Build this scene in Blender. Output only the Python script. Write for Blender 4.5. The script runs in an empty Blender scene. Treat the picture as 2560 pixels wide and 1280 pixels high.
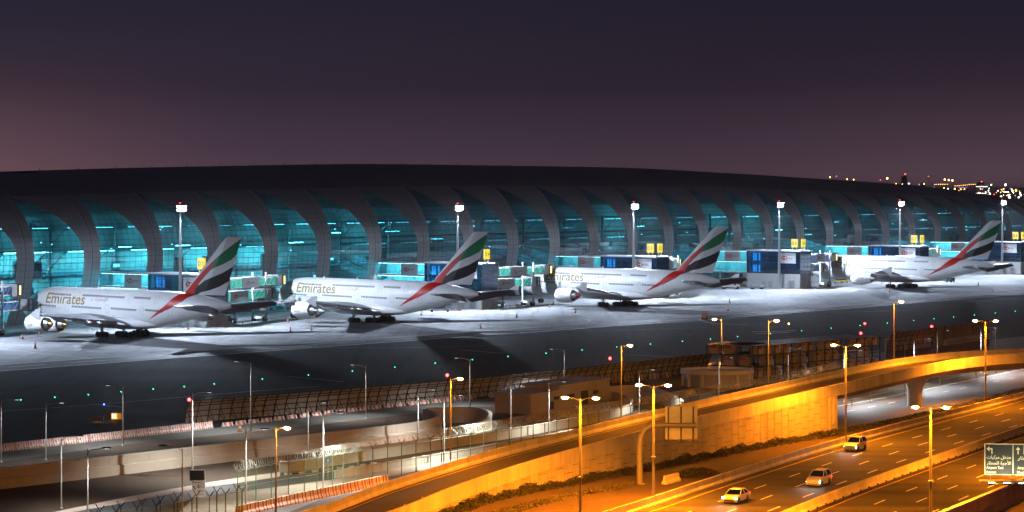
import bpy, bmesh, math, random
from mathutils import Vector, Matrix
random.seed(7)
SC = bpy.context.scene
COL = SC.collection
PI = math.pi
R = math.radians

# ------------------------------------------------------------------ camera
CAM_H = 34.75
FPX, U0, V0 = 5590.0, 1280.0, 475.0
cam = bpy.data.cameras.new('camera')
cam.sensor_width = 36.0
cam.lens = 36.0 * FPX / 2560.0
cam.shift_y = -(640.0 - V0) / 2560.0
cam.clip_start = 1.0
cam.clip_end = 30000.0
cam_o = bpy.data.objects.new('camera', cam)
cam_o.location = (0, 0, CAM_H)
cam_o.rotation_euler = (R(90), 0, 0)
COL.objects.link(cam_o)
SC.camera = cam_o

# ------------------------------------------------------------------ night sky
wd = bpy.data.worlds.new('World'); SC.world = wd; wd.use_nodes = True
nt = wd.node_tree; nt.nodes.clear()
w_out = nt.nodes.new('ShaderNodeOutputWorld')
w_bg = nt.nodes.new('ShaderNodeBackground')
w_tc = nt.nodes.new('ShaderNodeTexCoord')
w_sep = nt.nodes.new('ShaderNodeSeparateXYZ')
w_ramp = nt.nodes.new('ShaderNodeValToRGB')
w_sky = nt.nodes.new('ShaderNodeTexSky'); w_sky.sky_type = 'NISHITA'; w_sky.sun_disc = False
w_sky.sun_elevation = R(-6.0); w_sky.sun_rotation = R(-40.0); w_sky.altitude = 10; w_sky.dust_density = 4
w_add = nt.nodes.new('ShaderNodeMix'); w_add.data_type = 'RGBA'; w_add.blend_type = 'ADD'
w_add.inputs[0].default_value = 0.05
nt.links.new(w_tc.outputs['Generated'], w_sep.inputs[0])
w_mr = nt.nodes.new('ShaderNodeMapRange'); w_mr.inputs[1].default_value = -0.02; w_mr.inputs[2].default_value = 0.30
nt.links.new(w_sep.outputs['Z'], w_mr.inputs[0]); nt.links.new(w_mr.outputs[0], w_ramp.inputs[0])
cr = w_ramp.color_ramp
def sk(z): return (z + 0.02) / 0.32
stops = [(-0.02, (.125, .068, .088)), (0.0, (.108, .062, .084)), (0.018, (.066, .041, .066)), (0.046, (.033, .023, .040)),
         (0.085, (.022, .018, .034)), (0.30, (.012, .011, .024))]
while len(cr.elements) < len(stops): cr.elements.new(0.5)
for e, (z, c) in zip(cr.elements, stops):
    e.position = sk(z); e.color = c + (1,)
# city glow is a little stronger to the left of the view
w_gl = nt.nodes.new('ShaderNodeMapRange'); w_gl.inputs[1].default_value = 0.10; w_gl.inputs[2].default_value = -0.40
w_gl.inputs[3].default_value = 0.92; w_gl.inputs[4].default_value = 1.5
nt.links.new(w_sep.outputs['X'], w_gl.inputs[0])
w_mul = nt.nodes.new('ShaderNodeMix'); w_mul.data_type = 'RGBA'; w_mul.blend_type = 'MULTIPLY'; w_mul.inputs[0].default_value = 1
nt.links.new(w_ramp.outputs[0], w_mul.inputs[6]); nt.links.new(w_gl.outputs[0], w_mul.inputs[7])
# warm light-pollution glow low over the city on either side
def glow(src, x0, x1, col):
    fx = nt.nodes.new('ShaderNodeMapRange'); fx.interpolation_type = 'SMOOTHSTEP'; fx.inputs[1].default_value = x0; fx.inputs[2].default_value = x1
    fz = nt.nodes.new('ShaderNodeMapRange'); fz.interpolation_type = 'SMOOTHSTEP'; fz.inputs[1].default_value = .075; fz.inputs[2].default_value = -.015
    nt.links.new(w_sep.outputs['X'], fx.inputs[0]); nt.links.new(w_sep.outputs['Z'], fz.inputs[0])
    pr = nt.nodes.new('ShaderNodeMath'); pr.operation = 'MULTIPLY'; nt.links.new(fx.outputs[0], pr.inputs[0]); nt.links.new(fz.outputs[0], pr.inputs[1])
    mx = nt.nodes.new('ShaderNodeMix'); mx.data_type = 'RGBA'; mx.blend_type = 'ADD'
    nt.links.new(pr.outputs[0], mx.inputs[0]); nt.links.new(src, mx.inputs[6]); mx.inputs[7].default_value = col + (1,)
    return mx.outputs[2]
w_src = glow(glow(w_mul.outputs[2], -.10, -.27, (.105, .042, .030)), .03, .24, (.045, .024, .028))
nt.links.new(w_src, w_add.inputs[6]); nt.links.new(w_sky.outputs[0], w_add.inputs[7])
nt.links.new(w_add.outputs[2], w_bg.inputs[0]); nt.links.new(w_bg.outputs[0], w_out.inputs[0])
w_bg.inputs[1].default_value = 0.76

# ------------------------------------------------------------------ exposure and sampling
SC.view_settings.view_transform = 'Standard'
SC.view_settings.look = 'None'
SC.view_settings.exposure = 0.0
SC.view_settings.gamma = 1.0
SC.view_settings.use_curve_mapping = False
SC.render.engine = 'CYCLES'
cy = SC.cycles
cy.use_denoising = True
try: cy.denoiser = 'OPENIMAGEDENOISE'
except Exception: pass
cy.max_bounces = 6; cy.diffuse_bounces = 3; cy.glossy_bounces = 3; cy.transmission_bounces = 4
cy.transparent_max_bounces = 12
cy.caustics_reflective = False; cy.caustics_refractive = False
cy.sample_clamp_indirect = 4.0
cy.use_light_tree = True
cy.volume_bounces = 0
cy.volume_step_rate = 5.0
# floodlight / street-lamp strengths in watts
W_FLOOD = 240000.0
W_SOD = 68000.0
W_LED = 15000.0

# ------------------------------------------------------------------ helpers
def P(u, v, z=0.0):
    """place on the level z that is seen along a sight line of the survey photograph"""
    y = FPX * (CAM_H - z) / (v - V0)
    return Vector(((u - U0) / FPX * y, y, z))
AX, AY, ATH = -36.3, 589.0, R(51.0)
DX, DY = math.cos(ATH), math.sin(ATH)
def W(s, n, z=0.0):
    """apron grid: s along the terminal front, n towards the terminal"""
    return Vector((AX + DX * s - DY * n, AY + DY * s + DX * n, z))

def interp(pts, x):
    if x <= pts[0][0]: return pts[0][1]
    if x >= pts[-1][0]: return pts[-1][1]
    for i in range(len(pts) - 1):
        x0, y0 = pts[i]; x1, y1 = pts[i + 1]
        if x <= x1:
            return y0 + (y1 - y0) * (x - x0) / (x1 - x0)
def cinterp(pts, x):
    n = len(pts)
    if x <= pts[0][0]: return pts[0][1]
    if x >= pts[-1][0]: return pts[-1][1]
    def slope(i):
        if i == 0: return (pts[1][1] - pts[0][1]) / (pts[1][0] - pts[0][0])
        if i == n - 1: return (pts[-1][1] - pts[-2][1]) / (pts[-1][0] - pts[-2][0])
        a = (pts[i][1] - pts[i-1][1]) / (pts[i][0] - pts[i-1][0]); b = (pts[i+1][1] - pts[i][1]) / (pts[i+1][0] - pts[i][0])
        return 0 if a * b <= 0 else 2 * a * b / (a + b)
    for i in range(n - 1):
        if x <= pts[i+1][0]:
            h = pts[i+1][0] - pts[i][0]; t = (x - pts[i][0]) / h
            m0, m1 = slope(i) * h, slope(i+1) * h
            return ((2*t**3 - 3*t*t + 1) * pts[i][1] + (t**3 - 2*t*t + t) * m0 + (-2*t**3 + 3*t*t) * pts[i+1][1] + (t**3 - t*t) * m1)

class MB:
    def __init__(s): s.v = []; s.f = []; s.m = []
    def add(s, vs, fs, mi=0):
        o = len(s.v); s.v.extend([tuple(p) for p in vs])
        for f in fs: s.f.append(tuple(i + o for i in f)); s.m.append(mi)
        return s
    def quad(s, a, b, c, d, mi=0): return s.add([a, b, c, d], [(0, 1, 2, 3)], mi)
    def box(s, c, d, rz=0.0, mi=0):
        hx, hy, hz = d[0] / 2, d[1] / 2, d[2] / 2
        cs, sn = math.cos(rz), math.sin(rz)
        vs = []
        for z in (-hz, hz):
            for x, y in ((-hx, -hy), (hx, -hy), (hx, hy), (-hx, hy)):
                vs.append((c[0] + x * cs - y * sn, c[1] + x * sn + y * cs, c[2] + z))
        return s.add(vs, [(3, 2, 1, 0), (4, 5, 6, 7), (0, 1, 5, 4), (1, 2, 6, 5), (2, 3, 7, 6), (3, 0, 4, 7)], mi)
    def bb(s, x0, x1, y0, y1, z0, z1, mi=0):
        return s.box(((x0+x1)/2, (y0+y1)/2, (z0+z1)/2), (abs(x1-x0), abs(y1-y0), abs(z1-z0)), 0, mi)
    def tube(s, a, b, r, r1=None, n=8, mi=0, caps=True):
        a, b = Vector(a), Vector(b); r1 = r if r1 is None else r1
        t = (b - a); 
        if t.length < 1e-6: return s
        t.normalize()
        q = t.orthogonal().normalized(); w = t.cross(q)
        vs = []
        for p, rr in ((a, r), (b, r1)):
            for i in range(n):
                an = 2 * PI * i / n
                vs.append(p + q * math.cos(an) * rr + w * math.sin(an) * rr)
        fs = [(i, (i + 1) % n, n + (i + 1) % n, n + i) for i in range(n)]
        if caps: fs += [tuple(range(n - 1, -1, -1)), tuple(range(n, 2 * n))]
        return s.add(vs, fs, mi)
    def path(s, pts, r, n=6, mi=0, closed=False):
        pts = [Vector(p) for p in pts]; m = len(pts); vs = []
        up = None
        for i, p in enumerate(pts):
            t = (pts[(i+1) % m] if (i < m-1 or closed) else p) - (pts[i-1] if (i > 0 or closed) else p)
            t.normalize()
            if up is None: up = t.orthogonal().normalized()
            up = (up - t * up.dot(t)).normalized(); w = t.cross(up)
            rr = r[i] if isinstance(r, (list, tuple)) else r
            for k in range(n):
                an = 2 * PI * k / n
                vs.append(p + up * math.cos(an) * rr + w * math.sin(an) * rr)
        fs = []
        for i in range(m if closed else m - 1):
            a, b = i * n, ((i + 1) % m) * n
            for k in range(n): fs.append((a + k, a + (k + 1) % n, b + (k + 1) % n, b + k))
        if not closed: fs += [tuple(range(n - 1, -1, -1)), tuple((m - 1) * n + k for k in range(n))]
        return s.add(vs, fs, mi)
    def loft(s, rings, mi=0, caps=True, closed=True):
        n = len(rings[0]); vs = [p for r in rings for p in r]; fs = []
        for i in range(len(rings) - 1):
            for k in range(n if closed else n - 1):
                a, b = i * n + k, i * n + (k + 1) % n
                fs.append((a, b, b + n, a + n))
        if caps and closed:
            fs.append(tuple(range(n - 1, -1, -1))); fs.append(tuple(range((len(rings) - 1) * n, len(rings) * n)))
        return s.add(vs, fs, mi)
    def lathe(s, prof, c=(0, 0, 0), axis='z', n=24, mi=0):
        """prof: (radius, along); axis x, y or z"""
        rings = []
        for r, h in prof:
            ring = []
            for i in range(n):
                a = 2 * PI * i / n; p, q = r * math.cos(a), r * math.sin(a)
                if axis == 'z': ring.append((c[0] + p, c[1] + q, c[2] + h))
                elif axis == 'x': ring.append((c[0] + h, c[1] + p, c[2] + q))
                else: ring.append((c[0] + q, c[1] + h, c[2] + p))
            rings.append(ring)
        return s.loft(rings, mi)
    def prism(s, poly, z0, z1, mi=0):
        n = len(poly)
        vs = [(x, y, z0) for x, y in poly] + [(x, y, z1) for x, y in poly]
        return s.add(vs, [tuple(range(n - 1, -1, -1)), tuple(range(n, 2 * n))] + [(i, (i + 1) % n, n + (i + 1) % n, n + i) for i in range(n)], mi)
    def extrude(s, poly3, d, mi=0):
        n = len(poly3); d = Vector(d)
        vs = [Vector(p) for p in poly3] + [Vector(p) + d for p in poly3]
        return s.add(vs, [tuple(range(n - 1, -1, -1)), tuple(range(n, 2 * n))] + [(i, (i + 1) % n, n + (i + 1) % n, n + i) for i in range(n)], mi)
    def sphere(s, c, r, n=10, m=6, mi=0, sq=(1, 1, 1)):
        rings = []
        for j in range(m + 1):
            ph = -PI / 2 + PI * j / m; rr = max(math.cos(ph), .001) * r
            rings.append([(c[0] + rr * math.cos(2*PI*i/n) * sq[0], c[1] + rr * math.sin(2*PI*i/n) * sq[1], c[2] + r * math.sin(ph) * sq[2]) for i in range(n)])
        return s.loft(rings, mi)
    def mesh(s, name, mats, smooth=False):
        me = bpy.data.meshes.new(name)
        me.from_pydata(s.v, [], s.f)
        if not isinstance(mats, (list, tuple)): mats = [mats]
        for m in mats: me.materials.append(m)
        if len(mats) > 1: me.polygons.foreach_set('material_index', s.m)
        if smooth: me.polygons.foreach_set('use_smooth', [True] * len(s.f))
        me.update()
        return me
    def build(s, name, mats, parent=None, smooth=False, auto=None, fix=False):
        me = s.mesh(name, mats, smooth or auto is not None)
        if fix:
            bm = bmesh.new(); bm.from_mesh(me); bmesh.ops.recalc_face_normals(bm, faces=bm.faces); bm.to_mesh(me); bm.free()
        if auto is not None: me.set_sharp_from_angle(angle=R(auto))
        return obj(name, me, parent)
def obj(name, me, parent=None, loc=None, rz=None):
    o = bpy.data.objects.new(name, me); COL.objects.link(o)
    if parent is not None: o.parent = parent
    if loc is not None: o.location = loc
    if rz is not None: o.rotation_euler = (0, 0, rz)
    return o
def tag(o, label, cat, group=None):
    o['label'] = label; o['category'] = cat
    if group: o['group'] = group
    return o
def thing(name, label, cat, loc=(0, 0, 0), rz=0.0, group=None):
    o = bpy.data.objects.new(name, None); COL.objects.link(o)
    o.empty_display_size = 0.3
    o.location = loc; o.rotation_euler = (0, 0, rz)
    return tag(o, label, cat, group)
def struct(o, kind='structure'):
    o['kind'] = kind; return o
def copy_tree(o, parent=None):
    c = o.copy(); COL.objects.link(c); c.parent = parent
    for ch in o.children: copy_tree(ch, c)
    return c
ORD = 'first second third fourth fifth sixth seventh eighth ninth tenth eleventh twelfth thirteenth fourteenth fifteenth sixteenth seventeenth eighteenth nineteenth'.split()
def nth(i):
    if i < 19: return ORD[i]
    t = {1: 'twent', 2: 'thirt', 3: 'fort', 4: 'fift', 5: 'sixt', 6: 'sevent', 7: 'eight', 8: 'ninet'}
    if i >= 99: return 'hundred-and-' + nth(i - 100) if i > 99 else 'hundredth'
    tens, one = (i + 1) // 10, (i + 1) % 10
    b = t[tens - 1]
    return b + 'ieth' if one == 0 else b + 'y-' + ORD[one - 1]

def text_mesh(body, size=1.0, bold=0.0, spacing=1.0):
    c = bpy.data.curves.new('lettering', 'FONT'); c.body = body; c.size = size; c.offset = bold; c.space_character = spacing
    c.resolution_u = 3
    o = bpy.data.objects.new('lettering', c); COL.objects.link(o)
    dg = bpy.context.evaluated_depsgraph_get()
    me = bpy.data.meshes.new_from_object(o.evaluated_get(dg))
    bpy.data.objects.remove(o); bpy.data.curves.remove(c)
    return me
def text_fit(body, w, h, bold=0.0, spacing=1.0):
    """letters as flat triangles in the x-y plane, scaled to the box 0..w, 0..h"""
    me = text_mesh(body, 1.0, bold, spacing)
    vs = [v.co.copy() for v in me.vertices]; fs = [tuple(p.vertices) for p in me.polygons]
    bpy.data.meshes.remove(me)
    x0 = min(v.x for v in vs); x1 = max(v.x for v in vs); y0 = min(v.y for v in vs); y1 = max(v.y for v in vs)
    return [((v.x - x0) / (x1 - x0) * w, (v.y - y0) / (y1 - y0) * h) for v in vs], fs
def put_text(mb, body, o, ex, ey, w, h, bold=0.0, mi=0, spacing=1.0):
    vs, fs = text_fit(body, w, h, bold, spacing)
    o, ex, ey = Vector(o), Vector(ex), Vector(ey)
    mb.add([o + ex * x + ey * y for x, y in vs], fs, mi)

# ------------------------------------------------------------------ materials
def new_mat(name):
    m = bpy.data.materials.new(name); m.use_nodes = True
    return m, m.node_tree, m.node_tree.nodes['Principled BSDF']
def mat(name, col, rough=.6, metal=0.0, var=.15, scale=.6, bump=0.0, world=False, stretch=None, coat=0.0, spec=.5):
    m, t, b = new_mat(name)
    b.inputs['Roughness'].default_value = rough; b.inputs['Metallic'].default_value = metal
    b.inputs['Specular IOR Level'].default_value = spec
    if coat: b.inputs['Coat Weight'].default_value = coat; b.inputs['Coat Roughness'].default_value = .08
    col = tuple(col) + (1,)
    if var <= 0: b.inputs['Base Color'].default_value = col; return m
    if world:
        g = t.nodes.new('ShaderNodeNewGeometry'); src = g.outputs['Position']
    else:
        g = t.nodes.new('ShaderNodeTexCoord'); src = g.outputs['Object']
    if stretch:
        mp = t.nodes.new('ShaderNodeMapping'); mp.inputs['Rotation'].default_value = (0, 0, stretch[0]); mp.inputs['Scale'].default_value = stretch[1]
        t.links.new(src, mp.inputs[0]); src = mp.outputs[0]
    n1 = t.nodes.new('ShaderNodeTexNoise'); n1.inputs['Scale'].default_value = scale; n1.inputs['Detail'].default_value = 6; n1.inputs['Roughness'].default_value = .62
    t.links.new(src, n1.inputs['Vector'])
    mr = t.nodes.new('ShaderNodeMapRange'); mr.inputs[1].default_value = .3; mr.inputs[2].default_value = .7
    mr.inputs[3].default_value = 1 - var; mr.inputs[4].default_value = 1 + var * .8
    t.links.new(n1.outputs['Fac'], mr.inputs[0])
    mx = t.nodes.new('ShaderNodeMix'); mx.data_type = 'RGBA'; mx.blend_type = 'MULTIPLY'; mx.inputs[0].default_value = 1; mx.inputs[6].default_value = col
    t.links.new(mr.outputs[0], mx.inputs[7]); t.links.new(mx.outputs[2], b.inputs['Base Color'])
    rr = t.nodes.new('ShaderNodeMapRange'); rr.inputs[3].default_value = max(rough - .1, .02); rr.inputs[4].default_value = min(rough + .12, 1)
    t.links.new(n1.outputs['Fac'], rr.inputs[0]); t.links.new(rr.outputs[0], b.inputs['Roughness'])
    if bump:
        bp = t.nodes.new('ShaderNodeBump'); bp.inputs['Strength'].default_value = bump; bp.inputs['Distance'].default_value = .05
        n2 = t.nodes.new('ShaderNodeTexNoise'); n2.inputs['Scale'].default_value = scale * 9; n2.inputs['Detail'].default_value = 4
        t.links.new(src, n2.inputs['Vector']); t.links.new(n2.outputs['Fac'], bp.inputs['Height']); t.links.new(bp.outputs[0], b.inputs['Normal'])
    return m
def emit(name, col, st):
    m, t, b = new_mat(name)
    b.inputs['Base Color'].default_value = (.02, .02, .02, 1)
    b.inputs['Emission Color'].default_value = tuple(col) + (1,); b.inputs['Emission Strength'].default_value = st
    return m
def glass(name, tint, gloss=.12, rough=.04, body=0.0, bodycol=(.05, .05, .05)):
    m = bpy.data.materials.new(name); m.use_nodes = True; t = m.node_tree; t.nodes.clear()
    o = t.nodes.new('ShaderNodeOutputMaterial'); tr = t.nodes.new('ShaderNodeBsdfTransparent'); tr.inputs[0].default_value = tuple(tint) + (1,)
    gl = t.nodes.new('ShaderNodeBsdfGlossy'); gl.inputs['Roughness'].default_value = rough; gl.inputs[0].default_value = (.85, .9, .95, 1)
    lw = t.nodes.new('ShaderNodeLayerWeight'); lw.inputs[0].default_value = .35
    mr = t.nodes.new('ShaderNodeMapRange'); mr.inputs[3].default_value = gloss * .5; mr.inputs[4].default_value = min(1, gloss * 4)
    t.links.new(lw.outputs['Facing'], mr.inputs[0])
    mx = t.nodes.new('ShaderNodeMixShader'); t.links.new(mr.outputs[0], mx.inputs[0])
    src = tr.outputs[0]
    if body > 0:
        df = t.nodes.new('ShaderNodeBsdfDiffuse'); df.inputs[0].default_value = tuple(bodycol) + (1,)
        m2 = t.nodes.new('ShaderNodeMixShader'); m2.inputs[0].default_value = body
        t.links.new(tr.outputs[0], m2.inputs[1]); t.links.new(df.outputs[0], m2.inputs[2]); src = m2.outputs[0]
    t.links.new(src, mx.inputs[1]); t.links.new(gl.outputs[0], mx.inputs[2]); t.links.new(mx.outputs[0], o.inputs[0])
    return m

M = {}
M['sand'] = mat('sand', (.062, .038, .025), .95, var=.4, scale=.09, bump=.5, world=True)
M['verge'] = mat('verge_soil', (.24, .19, .14), .95, var=.45, scale=.25, bump=.5, world=True)
M['asphalt'] = mat('asphalt', (.055, .055, .058), .62, var=.35, scale=.12, world=True, bump=.15)
M['asphalt_hw'] = mat('asphalt_highway', (.066, .062, .056), .8, var=.5, scale=.16, world=True, stretch=(R(-63), (.10, 1.5, 1)), bump=.12, spec=.06)
M['asphalt_old'] = mat('asphalt_old', (.10, .10, .10), .6, var=.3, scale=.12, world=True, stretch=(R(-50), (.2, 1.2, 1)))
M['paint'] = mat('road_paint', (.72, .72, .68), .6, var=.3, scale=1.5, world=True)
M['paint_y'] = mat('road_paint_yellow', (.6, .42, .05), .6, var=.3, scale=1.5, world=True)
M['conc'] = mat('concrete', (.56, .50, .42), .85, var=.24, scale=.5, bump=.15, world=True, stretch=(0, (1, 1, .3)), spec=.25)
M['conc_w'] = mat('concrete_pale', (.60, .57, .52), .8, var=.14, scale=.3, bump=.1, world=True)
M['conc_b'] = mat('concrete_beige', (.50, .44, .37), .8, var=.18, scale=.25, bump=.1, world=True, stretch=(0, (1, 1, .4)))
M['pave'] = mat('paving', (.46, .37, .33), .85, var=.18, scale=.3, world=True)
M['joint'] = mat('dark_joint', (.05, .045, .04), .9, var=0)
M['steel'] = mat('galvanised_steel', (.45, .46, .47), .45, .6, var=.15, scale=1.2)
M['dark_steel'] = mat('dark_steel', (.06, .06, .065), .5, .4, var=.2, scale=1.0)
M['pole_dark'] = mat('pole_dark_paint', (.22, .21, .20), .5, .3, var=.1)
M['pole_grey'] = mat('pole_paint', (.55, .56, .57), .4, .3, var=.08)
M['white_paint'] = mat('white_paint', (.78, .78, .77), .4, var=.08, scale=.8)
M['white_wall'] = mat('white_wall_panel', (.66, .66, .65), .5, var=.10, scale=.5)
M['grey_panel'] = mat('grey_panel', (.50, .51, .53), .45, var=.08)
M['red_paint'] = mat('red_paint', (.42, .05, .04), .6, var=.25, scale=1.2)
M['yellow_paint'] = mat('yellow_paint', (.65, .42, .04), .5, var=.2, scale=1.2)
M['blue_paint'] = mat('blue_paint', (.03, .12, .42), .4, var=.1)
M['rubber'] = mat('tyre_rubber', (.018, .018, .019), .75, var=.2, scale=2)
M['black'] = mat('black_plastic', (.02, .02, .022), .5, var=0)
M['green_post'] = mat('green_post_paint', (.10, .15, .09), .5, .1, var=.15)
M['razor'] = mat('razor_wire', (.62, .62, .5), .4, .3, var=.15, scale=2)
M['leaf'] = mat('shrub_leaf', (.045, .05, .022), .8, var=.5, scale=1.4, world=True)
M['leaf2'] = mat('shrub_leaf_dry', (.10, .085, .04), .85, var=.5, scale=1.4, world=True)
M['bark'] = mat('bark', (.09, .06, .04), .9, var=.3)
M['orange'] = mat('orange_plastic', (.75, .16, .03), .5, var=.1)
M['hsbc_red'] = mat('sign_red', (.55, .02, .03), .5, var=0)
M['ink'] = mat('sign_ink', (.06, .06, .07), .5, var=0)
M['sign_white'] = mat('sign_white', (.78, .78, .77), .5, var=.04)
M['sign_panel'] = mat('sign_green', (.045, .055, .06), .45, var=.2, scale=.6)
M['sign_letter'] = mat('sign_letter', (.85, .80, .55), .5, var=0)
M['clad'] = mat('rib_cladding', (.38, .375, .38), .42, .25, var=.10, scale=.25, world=True)
M['clad_back'] = mat('cladding_joint', (.035, .035, .04), .8, var=0)
M['clad_shade'] = mat('roof_cladding_shade', (.26, .25, .26), .55, .25, var=.15, scale=.2, world=True)  # same cladding as the ribs, darkened to stand for the unlit roof
M['mull'] = mat('mullion', (.03, .06, .07), .45, .4, var=0)
M['int_wall'] = mat('interior_wall', (.58, .60, .58), .8, var=.25, scale=.25, world=True)
M['int_floor'] = mat('interior_floor', (.45, .46, .45), .5, var=.2, scale=.4, world=True)
M['int_steel'] = mat('interior_steel', (.62, .63, .62), .5, .1, var=.1)
M['glass_t'] = glass('glass_teal', (.040, .33, .44), .12, .03, .09, (.03, .14, .26))
M['glass_b'] = glass('glass_blue', (.035, .25, .46), .14, .04, .10, (.01, .11, .22))
M['glass_c'] = glass('glass_cyan', (.25, .72, .82), .12, .05)
M['glass_g'] = glass('glass_green', (.20, .62, .55), .12, .05)
M['glass_car'] = glass('glass_dark', (.05, .05, .05), .25, .03)
M['e_int'] = emit('interior_light', (.78, 1.0, 1.0), 70)
M['e_int_lo'] = emit('interior_light_dim', (.78, .96, 1.0), 11)
M['e_int_vlo'] = emit('interior_light_faint', (.74, .90, 1.0), 4.0)
M['e_spot'] = emit('downlight', (.85, 1.0, .95), 16)
M['e_link'] = emit('link_light', (.86, .97, 1.0), 6)
M['e_flood'] = emit('floodlight_lens', (.66, .80, 1.0), 1500)
M['e_sod'] = emit('sodium_lens', (1.0, .36, .03), 2600)
M['e_led'] = emit('led_lens', (.95, .97, 1.0), 6)
M['e_led_off'] = mat('lamp_glass_off', (.35, .36, .38), .2, var=0)
M['e_red'] = emit('red_beacon', (1.0, .02, .02), 40)
M['e_green'] = emit('green_taxi_light', (.02, 1.0, .45), 12)
M['e_blue'] = emit('blue_taxi_light', (.03, .06, 1.0), 50)
M['e_amber'] = emit('amber_light', (1.0, .6, .05), 40)
M['e_head'] = emit('headlamp', (1.0, .95, .88), 160)
M['e_tail'] = emit('tail_lamp', (1.0, .02, .01), 20)
M['e_gate'] = emit('gate_sign_yellow', (1.0, .78, .04), 1.05)
M['e_orange_sign'] = emit('orange_sign', (1.0, .25, .03), 3.0)
M['e_signlt'] = emit('sign_lamp', (1.0, .85, .5), 25)
M['e_cab'] = emit('cab_light', (1.0, .85, .25), 3.0)
# ------------------------------------------------------------------ path tools
def V2(p): return Vector((p[0], p[1]))
def plen(path): return sum((V2(path[i+1]) - V2(path[i])).length for i in range(len(path) - 1))
def at_len(path, d):
    """point (x, y, z) and unit tangent at distance d"""
    for i in range(len(path) - 1):
        a, b = path[i], path[i+1]; L = (V2(b) - V2(a)).length
        if d <= L or i == len(path) - 2:
            t = d / L
            za = a[2] if len(a) > 2 else 0.0; zb = b[2] if len(b) > 2 else 0.0
            return Vector((a[0] + (b[0]-a[0])*t, a[1] + (b[1]-a[1])*t, za + (zb-za)*t)), (V2(b) - V2(a)).normalized()
        d -= L
def smooth(path, n=4):
    """Catmull-Rom"""
    out = []
    m = len(path)
    p3 = [Vector((p[0], p[1], p[2] if len(p) > 2 else 0.0)) for p in path]
    for i in range(m - 1):
        p0, p1, p2, q = p3[max(i-1, 0)], p3[i], p3[i+1], p3[min(i+2, m-1)]
        for k in range(n):
            t = k / n
            out.append(0.5 * ((2*p1) + (p2-p0)*t + (2*p0-5*p1+4*p2-q)*t*t + (3*p1-p0-3*p2+q)*t**3))
    out.append(p3[-1])
    return [tuple(p) for p in out]
def offset(path, d):
    """shift to the right of the walking direction by d"""
    out = []
    m = len(path)
    for i, p in enumerate(path):
        t = Vector((0.0, 0.0))
        if i > 0: t += (V2(p) - V2(path[i-1])).normalized()
        if i < m - 1: t += (V2(path[i+1]) - V2(p)).normalized()
        t.normalize()
        out.append((p[0] + t.y * d, p[1] - t.x * d, p[2] if len(p) > 2 else 0.0))
    return out
def sub(path, d0, d1, step=2.0):
    n = max(1, int(math.ceil((d1 - d0) / step)))
    return [tuple(at_len(path, d0 + (d1 - d0) * i / n)[0]) for i in range(n + 1)]
def sweep(mb, path, prof, mi=0, zscale=None):
    """prof: closed polygon of (right offset, height) swept along path (x, y, z of the foot)"""
    rings = []
    m = len(path)
    for i, p in enumerate(path):
        t = Vector((0.0, 0.0))
        if i > 0: t += (V2(p) - V2(path[i-1])).normalized()
        if i < m - 1: t += (V2(path[i+1]) - V2(p)).normalized()
        t.normalize()
        z0 = p[2] if len(p) > 2 else 0.0
        rings.append([(p[0] + t.y * o, p[1] - t.x * o, z0 + h) for o, h in prof])
    return mb.loft(rings, mi)
def pieces(path, L, gap, prof, name, mats, parent, step=2.0, d0=0.0, d1=None, mi=lambda k: 0):
    d1 = plen(path) if d1 is None else d1
    n = max(1, round((d1 - d0) / L)); l = (d1 - d0) / n; out = []
    for k in range(n):
        mb = MB(); sweep(mb, sub(path, d0 + k*l + gap/2, d0 + (k+1)*l - gap/2, step), prof, mi(k))
        out.append(mb.build(name, mats, parent, fix=True))
    return out
def strip(mb, path, o0, o1, z, mi=0):
    a, b = offset(path, o0), offset(path, o1)
    for i in range(len(path) - 1):
        mb.quad((a[i][0], a[i][1], a[i][2] + z), (b[i][0], b[i][1], b[i][2] + z), (b[i+1][0], b[i+1][1], b[i+1][2] + z), (a[i+1][0], a[i+1][1], a[i+1][2] + z), mi)
def dashes(mb, path, off, w, on, gap, z, mi=0, d0=0.0, d1=None):
    d1 = plen(path) if d1 is None else d1; d = d0
    op = offset(path, off)
    L = plen(op)
    while d + on < min(d1, L):
        strip(mb, sub(op, d, d + on, 4.0), -w/2, w/2, z, mi); d += on + gap
def sheet(name, poly, z, m, kind='structure'):
    n = len(poly)
    me = bpy.data.meshes.new(name)
    me.from_pydata([(p[0], p[1], z) for p in poly], [], [tuple(range(n))]); me.materials.append(m)
    if me.polygons[0].normal.z < 0: me.flip_normals()
    return struct(obj(name, me), kind)
def band(name, up, lo, z, m):
    """sheet between two pixel polylines laid on the ground, as quads"""
    mb = MB(); a = [P(*p) for p in up]; b = [P(*p) for p in lo]
    n = 40
    def res(pp):
        q = [(p.x, p.y, 0) for p in pp]; L = plen(q)
        return [at_len(q, L * i / n)[0] for i in range(n + 1)]
    a, b = res(a), res(b)
    for i in range(n): mb.quad((b[i].x, b[i].y, z), (b[i+1].x, b[i+1].y, z), (a[i+1].x, a[i+1].y, z), (a[i].x, a[i].y, z))
    return struct(mb.build(name, m))

# ------------------------------------------------------------------ ground sheets
gm = MB(); gm.quad((-9000, -300, 0), (9000, -300, 0), (12000, 26000, 0), (-12000, 26000, 0))
struct(gm.build('ground', M['sand']))

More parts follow.
